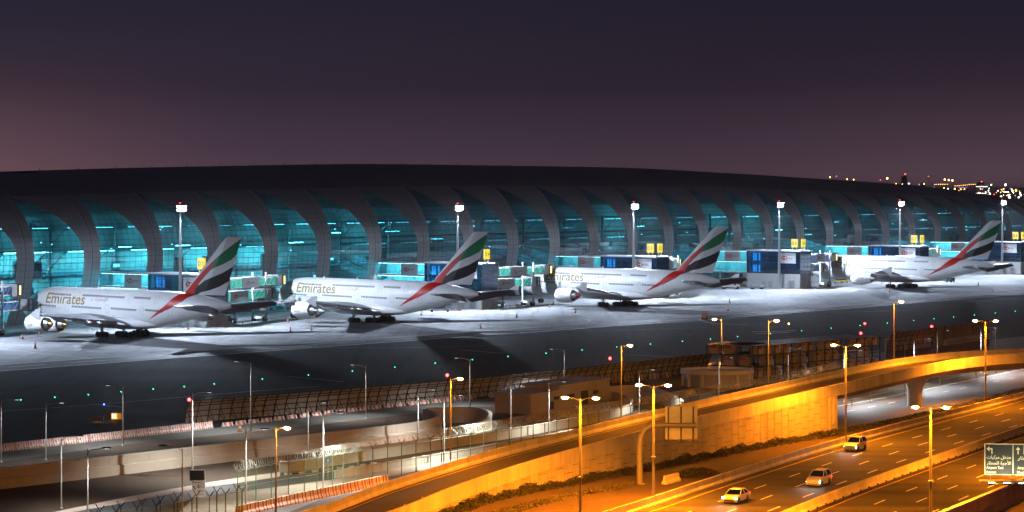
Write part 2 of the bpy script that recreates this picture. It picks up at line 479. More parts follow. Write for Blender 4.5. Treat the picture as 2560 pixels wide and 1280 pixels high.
def slab_mat(name, col, joint, sx, sy, var, rough, rot, spec):
    m, t, b = new_mat(name)
    g = t.nodes.new('ShaderNodeNewGeometry'); mp = t.nodes.new('ShaderNodeMapping'); mp.inputs['Rotation'].default_value = (0, 0, rot)
    t.links.new(g.outputs['Position'], mp.inputs[0])
    br = t.nodes.new('ShaderNodeTexBrick'); br.offset = 0.0; br.inputs['Scale'].default_value = 1.0
    br.inputs['Brick Width'].default_value = sx; br.inputs['Row Height'].default_value = sy; br.inputs['Mortar Size'].default_value = .07
    br.inputs['Color1'].default_value = tuple(c * .86 for c in col) + (1,); br.inputs['Color2'].default_value = tuple(c * 1.1 for c in col) + (1,)
    br.inputs['Mortar'].default_value = tuple(c * joint for c in col) + (1,)
    t.links.new(mp.outputs[0], br.inputs['Vector'])
    n1 = t.nodes.new('ShaderNodeTexNoise'); n1.inputs['Scale'].default_value = .035; n1.inputs['Detail'].default_value = 8; n1.inputs['Roughness'].default_value = .65
    mp2 = t.nodes.new('ShaderNodeMapping'); mp2.inputs['Rotation'].default_value = (0, 0, rot); mp2.inputs['Scale'].default_value = (.35, 1.6, 1)
    t.links.new(g.outputs['Position'], mp2.inputs[0]); t.links.new(mp2.outputs[0], n1.inputs['Vector'])
    mr = t.nodes.new('ShaderNodeMapRange'); mr.inputs[1].default_value = .3; mr.inputs[2].default_value = .7; mr.inputs[3].default_value = 1 - var; mr.inputs[4].default_value = 1 + var * .7
    t.links.new(n1.outputs['Fac'], mr.inputs[0])
    mx = t.nodes.new('ShaderNodeMix'); mx.data_type = 'RGBA'; mx.blend_type = 'MULTIPLY'; mx.inputs[0].default_value = 1
    t.links.new(br.outputs['Color'], mx.inputs[6]); t.links.new(mr.outputs[0], mx.inputs[7])
    # tyre rubber and oil: thin dark streaks along the taxi direction and small spots
    n3 = t.nodes.new('ShaderNodeTexNoise'); n3.inputs['Scale'].default_value = .5; n3.inputs['Detail'].default_value = 5
    mp3 = t.nodes.new('ShaderNodeMapping'); mp3.inputs['Rotation'].default_value = (0, 0, rot); mp3.inputs['Scale'].default_value = (1.0, .05, 1)
    t.links.new(g.outputs['Position'], mp3.inputs[0]); t.links.new(mp3.outputs[0], n3.inputs['Vector'])
    m3 = t.nodes.new('ShaderNodeMapRange'); m3.inputs[1].default_value = .50; m3.inputs[2].default_value = .68; m3.inputs[3].default_value = 1.0; m3.inputs[4].default_value = 1 - var*1.6; t.links.new(n3.outputs['Fac'], m3.inputs[0])
    n4 = t.nodes.new('ShaderNodeTexNoise'); n4.inputs['Scale'].default_value = .16; n4.inputs['Detail'].default_value = 3; t.links.new(g.outputs['Position'], n4.inputs['Vector'])
    m4 = t.nodes.new('ShaderNodeMapRange'); m4.inputs[1].default_value = .60; m4.inputs[2].default_value = .72; m4.inputs[3].default_value = 1.0; m4.inputs[4].default_value = 1 - var*1.3; t.links.new(n4.outputs['Fac'], m4.inputs[0])
    mm_ = t.nodes.new('ShaderNodeMath'); mm_.operation = 'MULTIPLY'; t.links.new(m3.outputs[0], mm_.inputs[0]); t.links.new(m4.outputs[0], mm_.inputs[1])
    mx2 = t.nodes.new('ShaderNodeMix'); mx2.data_type = 'RGBA'; mx2.blend_type = 'MULTIPLY'; mx2.inputs[0].default_value = 1
    t.links.new(mx.outputs[2], mx2.inputs[6]); t.links.new(mm_.outputs[0], mx2.inputs[7]); t.links.new(mx2.outputs[2], b.inputs['Base Color'])
    rr = t.nodes.new('ShaderNodeMapRange'); rr.inputs[3].default_value = rough - .15; rr.inputs[4].default_value = rough + .15
    t.links.new(n1.outputs['Fac'], rr.inputs[0]); t.links.new(rr.outputs[0], b.inputs['Roughness'])
    b.inputs['Specular IOR Level'].default_value = spec
    return m
M['apron'] = slab_mat('apron_concrete', (.34, .34, .345),   .6, 7.5, 7.5, .17, .7, -ATH, .12)
M['taxi'] = slab_mat('taxiway_surface', (.028, .030, .033), .75, 15, 7.5, .35, .75, R(-44), .04)
SR_UP = [(-500, 947), (0, 912), (900, 849), (1800, 788), (2560, 731), (3300, 676)]
SR_LO = [(-500, 963), (0, 928), (900, 861), (1800, 797), (2560, 736), (3300, 679)]
TX_LO = [(-500, 1185), (0, 1131), (545, 1069), (960, 1021), (1280, 989), (1770, 926), (2240, 877), (2600, 836), (3300, 765)]
a0 = [P(*p) for p in SR_UP]
ap = [(p.x, p.y) for p in a0] + [tuple(W(900, 62))[:2], tuple(W(-300, 62))[:2]]
sheet('apron', ap, .012, M['apron'])
band('service_road', SR_UP, SR_LO, .024, M['asphalt'])
band('taxiway', SR_LO, TX_LO, .012, M['taxi'])
# markings of the service road and the stand lines
mk = MB()
up = [tuple(P(*p)) for p in SR_UP]; lo = [tuple(P(*p)) for p in SR_LO]
strip(mk, up, -.2, .3, .032); strip(mk, lo, -.3, .2, .032)
midp = [((a[0]+b[0])/2, (a[1]+b[1])/2, 0) for a, b in zip(up, lo)]
dashes(mk, midp, 0, .35, 9, 6, .036)
def gline(pts, w, z=.034, n=5):
    pth = smooth([tuple(P(*p)) for p in pts], n); strip(mk, pth, -w/2, w/2, z)
gline([(700, 868), (900, 852), (1160, 831), (1330, 818), (1420, 812), (1466, 805), (1472, 800), (1440, 796), (1380, 794)], .45)
gline([(1300, 834), (1420, 824), (1560, 812), (1700, 806), (1790, 799), (1870, 795)], .5)
gline([(1870, 812), (1790, 809), (1757, 803), (1750, 799), (1765, 796), (1830, 793), (1900, 789), (1980, 784)], .35)
gline([(0, 873), (110, 884), (228, 896)], .3)
gline([(400, 846), (560, 862), (700, 873)], .3)
gline([(980, 810), (1060, 824), (1160, 836)], .35)
gline([(0, 1029), (250, 1011), (470, 992), (640, 978), (800, 966)], .25)
gline([(720, 941), (860, 955)], .3); gline([(225, 1011), (305, 1018)], .25)
gline([(1560, 887), (1690, 893)], .3); gline([(1150, 875), (1260, 884)], .3)
gline([(1880, 830), (1990, 827)], .8); gline([(1890, 835), (1975, 831)], .6)
for k, (ss, nn) in enumerate([(-70, 0), (4, 0), (110, 0), (190, 0), (280, 0), (365, 0)]):
    strip(mk, [tuple(W(ss, 40)), tuple(W(ss, -40))], -.15, .15, .038)
for ss in (-30, 52, 140, 228, 315):
    strip(mk, [tuple(W(ss, 16)), tuple(W(ss, -42))], -.12, .12, .04)
struct(mk.build('apron_markings', M['paint']))
mk = MB()
for ss in (-79.8, 0.5, 105.5, 190, 271, 365):
    strip(mk, [tuple(W(ss, 38)), tuple(W(ss, -45))], -.15, .15, .042)
    strip(mk, smooth([tuple(W(ss, -45)), tuple(W(ss + 3, -58)), tuple(W(ss + 14, -72)), tuple(W(ss + 34, -82))], 6), -.15, .15, .042)
    for nn in (30, 25, 20): strip(mk, [tuple(W(ss - 2, nn)), tuple(W(ss + 2, nn))], -.15, .15, .046)
struct(mk.build('lead_in_lines', M['paint_y']))
mk = MB()
for s0, s1, nn in ((-125, -52, 12.5), (-34, 55, 12.5), (74, 142, 12.5), (161, 230, 12.5), (249, 316, 12.5), (335, 400, 12.5)):
    strip(mk, [tuple(W(s0, nn)), tuple(W(s1, nn))], -.12, .12, .044)
struct(mk.build('stand_limit_lines', M['red_paint']))

# perimeter road on this side of the barrier row
band('perimeter_road', TX_LO[:5], [(-500, 1220), (0, 1155), (320, 1111), (640, 1079), (919, 1048), (1023, 1036), (1280, 1012)], .02, M['asphalt_old'])
band('depot_yard', [(1280, 989), (1770, 926), (2240, 877), (2600, 836)], [(1280, 1060), (1700, 1010), (2100, 935), (2600, 880)], .016, M['asphalt'])
band('underpass_road', [(150, 1290), (320, 1256), (520, 1219), (640, 1202), (860, 1182), (1280, 1112), (1600, 1050)], [(330, 1295), (480, 1249), (640, 1224), (838, 1199), (900, 1190), (1280, 1125), (1600, 1060)], .02, M['asphalt'])
band('kerb_walk', [(100, 1288), (320, 1243), (520, 1207), (640, 1189), (700, 1181)], [(150, 1288), (320, 1256), (520, 1219), (640, 1202), (700, 1192)], .05, M['pave'])
band('footway', [(440, 1290), (480, 1250), (640, 1225), (838, 1199), (960, 1172), (1170, 1140)], [(640, 1290), (640, 1252), (800, 1224), (960, 1195), (1100, 1168), (1170, 1155)], .045, M['pave'])
band('frontage_road', [(560, 1300), (640, 1253), (800, 1225), (960, 1196), (1100, 1169)], [(640, 1330), (700, 1290), (800, 1250), (960, 1216), (1100, 1180)], .03, M['asphalt_old'])
band('slip_road', [(2040, 1024), (2200, 993), (2317, 970), (2560, 919), (3000, 830)], [(2040, 1090), (2250, 1047), (2400, 1012), (2560, 968), (3000, 850)], .02, M['asphalt_old'])
ms = MB(); pu = [tuple(P(*p)) for p in [(2040, 1026), (2200, 996), (2317, 973), (2560, 922)]]
strip(ms, smooth(pu, 4), 0, .35, .035)
dashes(ms, smooth([tuple(P(*p)) for p in [(2060, 1040), (2200, 1013), (2340, 984), (2560, 940)]], 3), 0, .25, 3, 5, .03)
struct(ms.build('slip_road_markings', M['paint']))

# ------------------------------------------------------------------ highway
HA = smooth([(-12, 190, 0), (3, 221, 0), (16, 247, 0), (24.7, 265, 0), (45.8, 306, 0), (76, 357.4, 0), (85.7, 374, 0), (120, 432, 0), (160, 500, 0)], 3)
HB = smooth([(10, 197, 0), (28.6, 235, 0), (40.9, 260, 0), (68.3, 311, 0), (108, 383, 0), (150, 458, 0)], 4)
HC = smooth([(28, 197, 0), (47.2, 232, 0), (57.5, 251, 0), (90, 311, 0), (130, 383, 0)], 4)
hm = MB()
n = 40
la, lc = plen(HA), plen(HC)
for i in range(n):
    a, b = at_len(HA, la*i/n)[0], at_len(HA, la*(i+1)/n)[0]; c, d = at_len(HC, lc*i/n)[0], at_len(HC, lc*(i+1)/n)[0]
    hm.quad((a.x, a.y, .02), (c.x, c.y, .02), (d.x, d.y, .02), (b.x, b.y, .02))
struct(hm.build('highway', M['asphalt_hw']))
mk2 = MB()
strip(mk2, HA, 1.55, 1.75, .032, 1)
for o in (5.4, 9.1, 12.8): dashes(mk2, HA, o, .2, 4, 8, .032, 0, d0=3 + o)
strip(mk2, HB, -1.2, -1.0, .032, 1)
strip(mk2, HB, 1.3, 1.5, .032, 1)
for o in (5.1, 8.8, 12.5): dashes(mk2, HB, o, .2, 4, 8, .032, 0, d0=5 + o)
strip(mk2, HC, -1.3, -1.1, .032, 1)
struct(mk2.build('highway_markings', [M['paint'], M['paint_y']]))
NJ = [(-.32, 0), (.32, 0), (.30, .18), (.13, .42), (.09, 1.05), (-.09, 1.05), (-.13, .42), (-.30, .18)]
for path, lab, d0 in ((HA, 'concrete barrier with jointed sections along the ramp side of the orange highway', 0), (HB, 'concrete median barrier dividing the orange-lit highway carriageways', 0)):
    t = thing('highway_barrier', lab, 'barrier')
    pieces(path, 4.2, .05, NJ, 'barrier_section', M['conc'], t, d0=4.0, d1=plen(path) - 10)
    if path is HB:
        mb = MB(); d = 6
        while d < plen(path) - 20:
            p, tt = at_len(path, d); nr = Vector((tt.y, -tt.x))
            mb.box((p.x + nr.x*.36, p.y + nr.y*.36, .12), (.35, .12, .16), math.atan2(tt.y, tt.x)); d += 3.1
        mb.build('drain_block', M['black'], t)['kind'] = 'stuff'
# retaining wall on the near edge of the highway
t = thing('highway_wall', 'pinkish concrete panel wall in the bottom right corner of the photo', 'wall')
pieces(HC, 2.6, .035, [(.02, 0), (.32, 0), (.32, 2.3), (.02, 2.3)], 'wall_panel', M['conc'], t, d0=20, d1=plen(HC) - 60)
pieces(HC, 2.6, .035, [(.32, .25), (.40, .25), (.40, 1.15), (.32, 1.15)], 'ribbed_panel', M['conc_b'], t, d0=20, d1=plen(HC) - 60)
mb = MB(); sweep(mb, sub(HC, 20, plen(HC) - 60), [(-.06, 2.3), (.42, 2.3), (.42, 2.52), (-.06, 2.52)]); mb.build('coping', M['conc_w'], t, fix=True)

M['asphalt_dk'] = mat('asphalt_ramp', (.06, .055, .05), .7, var=.3, scale=.15, world=True, spec=.2)
# ------------------------------------------------------------------ elevated ramp and bridge
RN = smooth([(-27, 203, .45), (-19, 219, 1.1), (-11.6, 232.6, 1.75), (-5.5, 246.5, 2.45), (5.7, 265.4, 3.65), (24.3, 292, 5.2), (45.6, 321, 6.65), (66, 354, 7.25), (77.5, 368.5, 7.4), (86.6, 375.5, 7.4), (112, 390, 7.2), (150, 405, 6.6)], 5)
def find_len(path, x):
    best = min(range(2000), key=lambda i: abs(at_len(path, plen(path)*i/2000)[0].x - x)); return plen(path)*best/2000
L_AB = find_len(RN, 45.6)
LN = plen(RN)
ramp = thing('highway_ramp', 'orange-lit concrete ramp rising from the bottom edge onto the curved bridge', 'ramp')
deck = MB(); strip(deck, offset(RN, 0), -8.2, -.1, -1.05)
deck.build('deck', M['asphalt_dk'], ramp)
lm = MB()
strip(lm, RN, -7.3, -7.15, -1.03, 1); strip(lm, RN, -1.9, -1.75, -1.03, 0)
op = offset(RN, -1.0); d = 14.0
while d < 70:
    p, tt = at_len(op, d); q, _ = at_len(offset(RN, -2.9), d + 3.5)
    lm.add([(p.x, p.y, p.z-1.035), (p.x+tt.x*.3, p.y+tt.y*.3, p.z-1.035+.01), (q.x+tt.x*.3, q.y+tt.y*.3, q.z-1.03), (q.x, q.y, q.z-1.03)], [(0, 1, 2, 3)], 1); d += 4.5
lm.build('deck_marking', [M['paint'], M['paint_y']], ramp)
# far parapet in sections, near parapet fascia in sections
pieces(offset(RN, -8.3), 3.1, .04, [(-.12, -1.45), (.34, -1.45), (.34, -1.05), (.30, -.88), (.12, -.62), (.08, 0), (-.12, 0)], 'parapet_section', M['conc'], ramp, d0=2)
pieces(RN, 2.35, .035, [(-.30, -1.05), (-.10, -.62), (-.08, 0), (.16, 0), (.16, -1.66), (-.30, -1.66)], 'fascia_panel', M['conc'], ramp, d0=2)
# wall of staggered ribbed panels below the fascia
pw, ph = 1.9, 1.6
def rib_panel(w, h):
    mb = MB(); n = 6; g = .09; sw = (w - .08) / n
    mb.bb(-w/2 + .03, w/2 - .03, 0, .10, .04, h - .04)
    for k in range(n): mb.bb(-w/2 + .04 + k*sw, -w/2 + .04 + k*sw + sw - g, -.07, 0, .05, h - .05)
    return mb
full_me = rib_panel(pw, ph).mesh('wall_panel', M['conc'])
wallp = offset(RN, .02)
d = 22.0; c = 0
while d < L_AB - 1.0:
    p, tt = at_len(wallp, d + pw/2); top = p.z - 1.66; rz = math.atan2(tt.y, tt.x)
    z = top - (.35 if c % 2 else 1.1) ; 
    edges = [top]
    while z > 0: edges.append(z); z -= ph
    edges.append(0.0)
    for a, b in zip(edges, edges[1:]):
        h = a - b
        if h < .12: continue
        me = full_me if abs(h - ph) < 1e-6 else rib_panel(pw, h).mesh('wall_panel', M['conc'])
        obj('wall_panel', me, ramp, (p.x, p.y, b), rz)
    d += pw; c += 1
bk = MB(); bp = sub(offset(RN, -.16), 2, L_AB)
for i in range(len(bp)-1):
    a, b = bp[i], bp[i+1]; bk.quad((a[0], a[1], -.2), (b[0], b[1], -.2), (b[0], b[1], b[2]-1.6), (a[0], a[1], a[2]-1.6))
bk.build('wall_core', M['joint'], ramp); bk = MB()
bf = sub(offset(RN, -8.35), 2, L_AB)
for i in range(len(bf)-1):
    a, b = bf[i], bf[i+1]; bk.quad((a[0], a[1], -.2), (b[0], b[1], -.2), (b[0], b[1], b[2]-1.4), (a[0], a[1], a[2]-1.4))
bk.build('wall_core', M['joint'], ramp)
# abutment
p, tt = at_len(RN, L_AB + .6); rz = math.atan2(tt.y, tt.x); nr = Vector((tt.y, -tt.x)); ctr = Vector((p.x, p.y)) - nr * 4.05
mb = MB(); mb.box((ctr.x, ctr.y, (p.z-1.66)/2), (2.4, 8.9, p.z-1.66), rz); mb.box((ctr.x + nr.x*4.5, ctr.y + nr.y*4.5, p.z*.45), (.7, .3, p.z*.55), rz)
mb.build('abutment', M['conc'], ramp)
mb = MB(); q = Vector((p.x, p.y)) + nr*.42 + tt*.7; mb.box((q.x, q.y, p.z-2.6), (.45, .12, 1.0), rz); mb.build('drain_cover', M['conc_w'], ramp)
# girder with curved soffit
gd = MB(); sweep(gd, sub(RN, L_AB + 1, LN - 1, 3), [(-.15, -1.66), (-.15, -1.35), (-8.2, -1.35), (-8.2, -1.6), (-7.2, -1.75), (-6.0, -2.9), (-2.3, -2.9), (-1.1, -1.75)]); gd.build('girder', M['conc_b'], ramp, fix=True)
L_P = find_len(RN, 68.5); p, tt = at_len(offset(RN, -4.15), L_P); rz = math.atan2(tt.y, tt.x); zt = p.z - 2.9
rings = []
for z, w, dd in ((0, 2.3, 1.7), (zt*.55, 2.3, 1.7), (zt*.72, 2.6, 1.75), (zt*.86, 3.3, 1.9), (zt, 4.4, 2.2)):
    ring = []
    for i in range(20):
        an = 2*PI*i/20; x = dd/2*math.copysign(abs(math.cos(an))**.55, math.cos(an)); y = w/2*math.copysign(abs(math.sin(an))**.55, math.sin(an))
        ring.append((p.x + x*math.cos(rz) - y*math.sin(rz), p.y + x*math.sin(rz) + y*math.cos(rz), z))
    rings.append(ring)
mb = MB(); mb.loft(rings); mb.build('pier', M['conc'], ramp, smooth=True, auto=50)
# ------------------------------------------------------------------ terminal
N0, S0, PER, RIBW = 57.9, -71.4, 22.04, 5.6
PROF = [(4.6, 0), (3.6, 2), (2.3, 5), (1.1, 9.5), (.25, 14), (0, 17), (.25, 20), (1.0, 23), (2.5, 26), (4.7, 29), (7.5, 31.5), (11.2, 33.7), (16, 35.7), (22, 37.4), (29, 38.8), (37, 39.7), (45, 40), (54, 39.6), (64, 37.5), (74, 33), (82, 25), (87, 12), (88, 0)]
RIDGE = [(-220, 36), (-65, 39.2), (20, 41.6), (125, 43.4), (237, 43.3), (310, 41.8), (379, 39.8), (465, 37.0), (520, 33.2), (563, 29.9), (600, 26.5), (660, 20)]
def rz_(z, s): return z if z <= 17 else 17 + (z - 17) * (cinterp(RIDGE, s) - 17) / 23.0
# resample the section at equal steps
def resample(pts, step):
    fine = []
    for i in range(len(pts) - 1):
        p0 = pts[max(i-1, 0)]; p1 = pts[i]; p2 = pts[i+1]; q = pts[min(i+2, len(pts)-1)]
        for k in range(10):
            t = k/10
            fine.append(tuple(0.5*((2*p1[j]) + (p2[j]-p0[j])*t + (2*p0[j]-5*p1[j]+4*p2[j]-q[j])*t*t + (3*p1[j]-p0[j]-3*p2[j]+q[j])*t**3) for j in (0, 1)))
    fine.append(pts[-1]); out = [fine[0]]; acc = 0
    for a, b in zip(fine, fine[1:]):
        acc += math.hypot(b[0]-a[0], b[1]-a[1])
        if acc >= step: out.append(b); acc = 0
    return out
ROWS = resample(PROF, 1.33)
TIPOFF = [(17, 0), (20, .45), (23, 1.7), (26, 3.9), (28, 5.8), (30, 8.4), (31.5, 10.9), (33.6, 16.44)]
def off(z): return cinterp(TIPOFF, z)
def T(s, b, z, out=0.0): return W(s, N0 + b - out, rz_(z, s))
term = thing('terminal_building', 'long dark curved terminal with teal glass crescents between grey ribs', 'terminal')
KB0, KB1 = -5, 29
panes, clads = [], []
pm, cm, mm, bkm = MB(), MB(), {}, MB()
def cell(mb, s0, s1, t0, t1, r, inset, out):
    (b0, z0), (b1, z1) = ROWS[r], ROWS[r+1]
    f = inset / 1.33
    za, zb = z0 + (z1-z0)*f, z1 - (z1-z0)*f; ba, bb = b0 + (b1-b0)*f, b1 - (b1-b0)*f
    mb.quad(T(s0 + inset, ba, za, out), T(max(s1 - inset, s0+inset), ba, za, out), T(max(t1 - inset, t0+inset), bb, zb, out), T(t0 + inset, bb, zb, out))
NR = len(ROWS) - 1
TIPROW = max(r for r in range(NR) if ROWS[r+1][1] <= 33.7 and ROWS[r][0] < 14)
RIDGEROW = min(r for r in range(NR) if ROWS[r][0] >= 45)
n_p = n_c = 0
for k in range(KB0, KB1):
    ribL = S0 + PER * k; ribR = ribL + RIBW; sL = ribR; sR0 = ribL + PER
    near = k in (0, 1, 2) 
    mg = MB()
    for r in range(TIPROW + 1):
        z0, z1 = ROWS[r][1], ROWS[r+1][1]
        e0, e1 = sR0 - off(z0), sR0 - off(z1)
        for c in range(8):
            a, b = sL + 2.055*c, sL + 2.055*(c+1)
            g0, g1 = min(b, e0), min(b, e1)
            if g0 - a > .12:
                one = k in (0, 1) and n_p < 300 and z0 > 4
                mb = MB() if one else pm
                cell(mb, a, g0, a, max(g1, a), r, .035, 0)
                if one: mb.build('pane', M['glass_t'], term); n_p += 1
                # mullions behind the joints
                (b0, zz0), (b1, zz1) = ROWS[r], ROWS[r+1]
                if g1 > a: mg.quad(T(a-.08, b0, zz0, -.04), T(a+.08, b0, zz0, -.04), T(a+.08, b1, zz1, -.04), T(a-.08, b1, zz1, -.04))
                mg.quad(T(a, b0, zz0-.08, -.05), T(g0, b0, zz0-.08, -.05), T(g0, b0, zz0+.08, -.05), T(a, b0, zz0+.08, -.05))
            # cladding to the right of the crescent edge
            h0, h1 = max(a, e0), max(a, e1)
            if b - h1 > .12:
                cell(cm, min(h0, b), b, h1, b, r, .02, .06); cell(bkm, min(h0, b), b, h1, b, r, 0, -.02)
        for c in range(4):
            a = ribL + 1.4*c; b = a + 1.4
            if c == 2: a += .12
            one = k in (0, 1, 2) and n_c < 300 and z0 > 4
            mb = MB() if one else cm
            cell(mb, a, b, a, b, r, .022, .06)
            if one: mb.build('cladding_panel', M['clad'], term); n_c += 1
        cell(bkm, ribL, ribR, ribL, ribR, r, 0, -.02)
    mg.build('mullion', M['mull'], term)
pm.build('pane', M['glass_t'], term)['kind'] = 'stuff'
cm.build('cladding', M['clad'], term)['kind'] = 'stuff'
bkm.build('cladding_backing', M['clad_back'], term)
rm, rbk = MB(), MB()
for k in range(KB0, KB1):
    for r in range(TIPROW + 1, RIDGEROW):
        for c in range(8):
            a = S0 + PER*k + PER/8*c
            cell(rm, a, a + PER/8, a, a + PER/8, r, .02, .06)
    for r in list(range(TIPROW + 1, NR)):
        a = S0 + PER*k; cell(rbk, a, a + PER, a, a + PER, r, 0, -.02)
rm.build('roof_panels', M['clad_shade'], term)['kind'] = 'stuff'
rbk.build('roof_backing', M['clad_back'], term)
# ridge walkway rail and small vents
mb = MB(); s = S0 + PER*KB0
while s < S0 + PER*KB1 - 1:
    p = T(s, 45, 40); mb.tube(p, p + Vector((0, 0, .55)), .12, n=5); s += 14.0
mb.build('roof_anchor', M['dark_steel'], term)['kind'] = 'stuff'
p = T(-49, 40, 40); mb = MB()
for dx in (-2.2, 2.2): mb.box((p.x+dx, p.y, p.z+.5), (.2, .2, 1.4))
mb.box((p.x, p.y, p.z+1.1), (4.6, .2, .25)); mb.build('roof_frame', M['dark_steel'], term)
# interior: floors, back wall, columns and ceiling lights
sA, sB = S0 + PER*KB0, S0 + PER*KB1
def ibox(s0, s1, b0, b1, z0, z1, name, m):
    mb = MB(); c = [W(s0, N0+b0), W(s1, N0+b0), W(s1, N0+b1), W(s0, N0+b1)]
    mb.prism([(q.x, q.y) for q in c], z0, z1); return mb.build(name, m, term, fix=True)
ibox(sA, sB, 17, 17.4, 0, 20, 'inner_wall', M['int_wall'])
lin = MB(); LIN = [(17.2, 19.9), (17.4, 24), (18.6, 28), (21.5, 31.5), (26, 34), (32, 35.8)]
for k in range(KB0, KB1):
    for (b0, z0), (b1, z1) in zip(LIN, LIN[1:]):
        a = S0 + PER*k; lin.quad(T(a, b0, z0), T(a + PER, b0, z0), T(a + PER, b1, z1), T(a, b1, z1))
lin.build('ceiling_lining', M['int_wall'], term)
ibox(sA, sB, 3.6, 17, 5.6, 6.1, 'floor_slab', M['int_floor'])
ibox(sA, sB, 4.4, 17, 11.6, 12.2, 'floor_slab', M['int_floor'])
ibox(sA, sB, 10.5, 17, 18.4, 18.8, 'floor_slab', M['int_wall'])
ibox(sA, sB, 4.35, 4.45, 12.2, 13.2, 'balustrade', M['glass_c'])
random.seed(11)
for k in range(KB0, KB1):
    sL = S0 + PER*k + RIBW
    bright = 2 if k <= 4 else (1 if (k <= 6 or k in (12, 15, 16)) else 0)
    for j in range(2):
        ss = sL + 4 + 8*j + random.uniform(-1, 1); q = W(ss, N0 + 7.5)
        mb = MB(); mb.tube((q.x, q.y, 0), (q.x, q.y, 26), .38, n=10)
        for zz in (14, 20):   # raking struts
            e = W(ss + random.choice((-3, 3)), N0 + 4.0); mb.tube((q.x, q.y, zz), (e.x, e.y, zz + 5), .16, n=6)
        mb.build('column', M['int_steel'], term)
    def light(s0, s1, b, z, m, w=.7):
        mb = MB(); c = [W(s0, N0+b-w/2), W(s1, N0+b-w/2), W(s1, N0+b+w/2), W(s0, N0+b+w/2)]
        mb.prism([(q.x, q.y) for q in c], z, z + .12); mb.build('ceiling_light', m, term)
    em = (M['e_int_vlo'], M['e_int_lo'], M['e_int'])[bright]
    light(sL + .5, sL + 15.8, 13.0, 18.1, em, 1.2)
    light(sL + .5, sL + 15.8, 12.0, 11.3, em, 1.0)
    light(sL + .5, sL + 15.8, 12.0, 5.2, em, .9)
    light(sL + .5, sL + 15.8, 14.0, 24.5, (M['e_int_vlo'], M['e_int_lo'], M['e_int_lo'])[bright], 1.6)
    if random.random() < .6:
        x = random.uniform(1, 9); light(sL + x, sL + x + random.uniform(3, 6), 2.0, random.choice((17.3, 19.4, 22.0)), M['e_int_lo'] if bright == 0 else M['e_int'], .3)
    for j in range(random.randint(1, 3)):
        x = random.uniform(1, 14); q = W(sL + x, N0 + random.uniform(3.2, 6)); z = random.uniform(13, 25)
        mb = MB(); mb.box((q.x, q.y, z), (.35, .35, .18)); mb.build('downlight', M['e_spot'], term)
    # seating, kiosks and partitions seen through the glass
    for j in range(5):
        x = random.uniform(.5, 12); w = random.uniform(1.5, 4); z = random.choice((6.1, 12.2, 12.2, 0)); hh = random.uniform(1.4, 4.2)
        o = ibox(sL + x, sL + x + w, 6.5 + j*1.3, 7.2 + j*1.3, z, z + hh, 'partition', random.choice((M['int_wall'], M['int_floor'], M['dark_steel'], M['mull'])))
        if random.random() < .4 and bright:
            ibox(sL + x + .2, sL + x + w - .2, 6.42 + j*1.3, 6.48 + j*1.3, z + hh*.55, z + hh*.8, 'lit_panel', M['e_int_lo'])

# ------------------------------------------------------------------ logo panels
def logo(mb, o, ex, ey, w, h, ofs):
    """white board with red hexagon mark and lettering; material 0 white, 1 red, 2 ink"""
    o, ex, ey = Vector(o), Vector(ex), Vector(ey); nz = ex.cross(ey) * ofs
    mb.quad(o, o + ex*w, o + ex*w + ey*h, o + ey*h, 0)
    nz2 = nz
    hh = h * .36; cx, cyy = w * .32, h * .5; k = hh * .5
    def pt(x, y): return o + ex*(cx + x) + ey*(cyy + y) + nz2
    q = hh * .58
    mb.add([pt(-q, -k), pt(0, 0), pt(q, -k)], [(0, 1, 2)], 1); mb.add([pt(-q, k), pt(q, k), pt(0, 0)], [(0, 1, 2)], 1)
    mb.add([pt(-q, -k), pt(-q, k), pt(-q - k*.95, 0)], [(0, 1, 2)], 1); mb.add([pt(q, -k), pt(q + k*.95, 0), pt(q, k)], [(0, 1, 2)], 1)
    put_text(mb, 'HSBC', pt(q + k*1.25, -hh*.24), ex, ey, w*.30, hh*.46, 0, 2)
LOGO = None
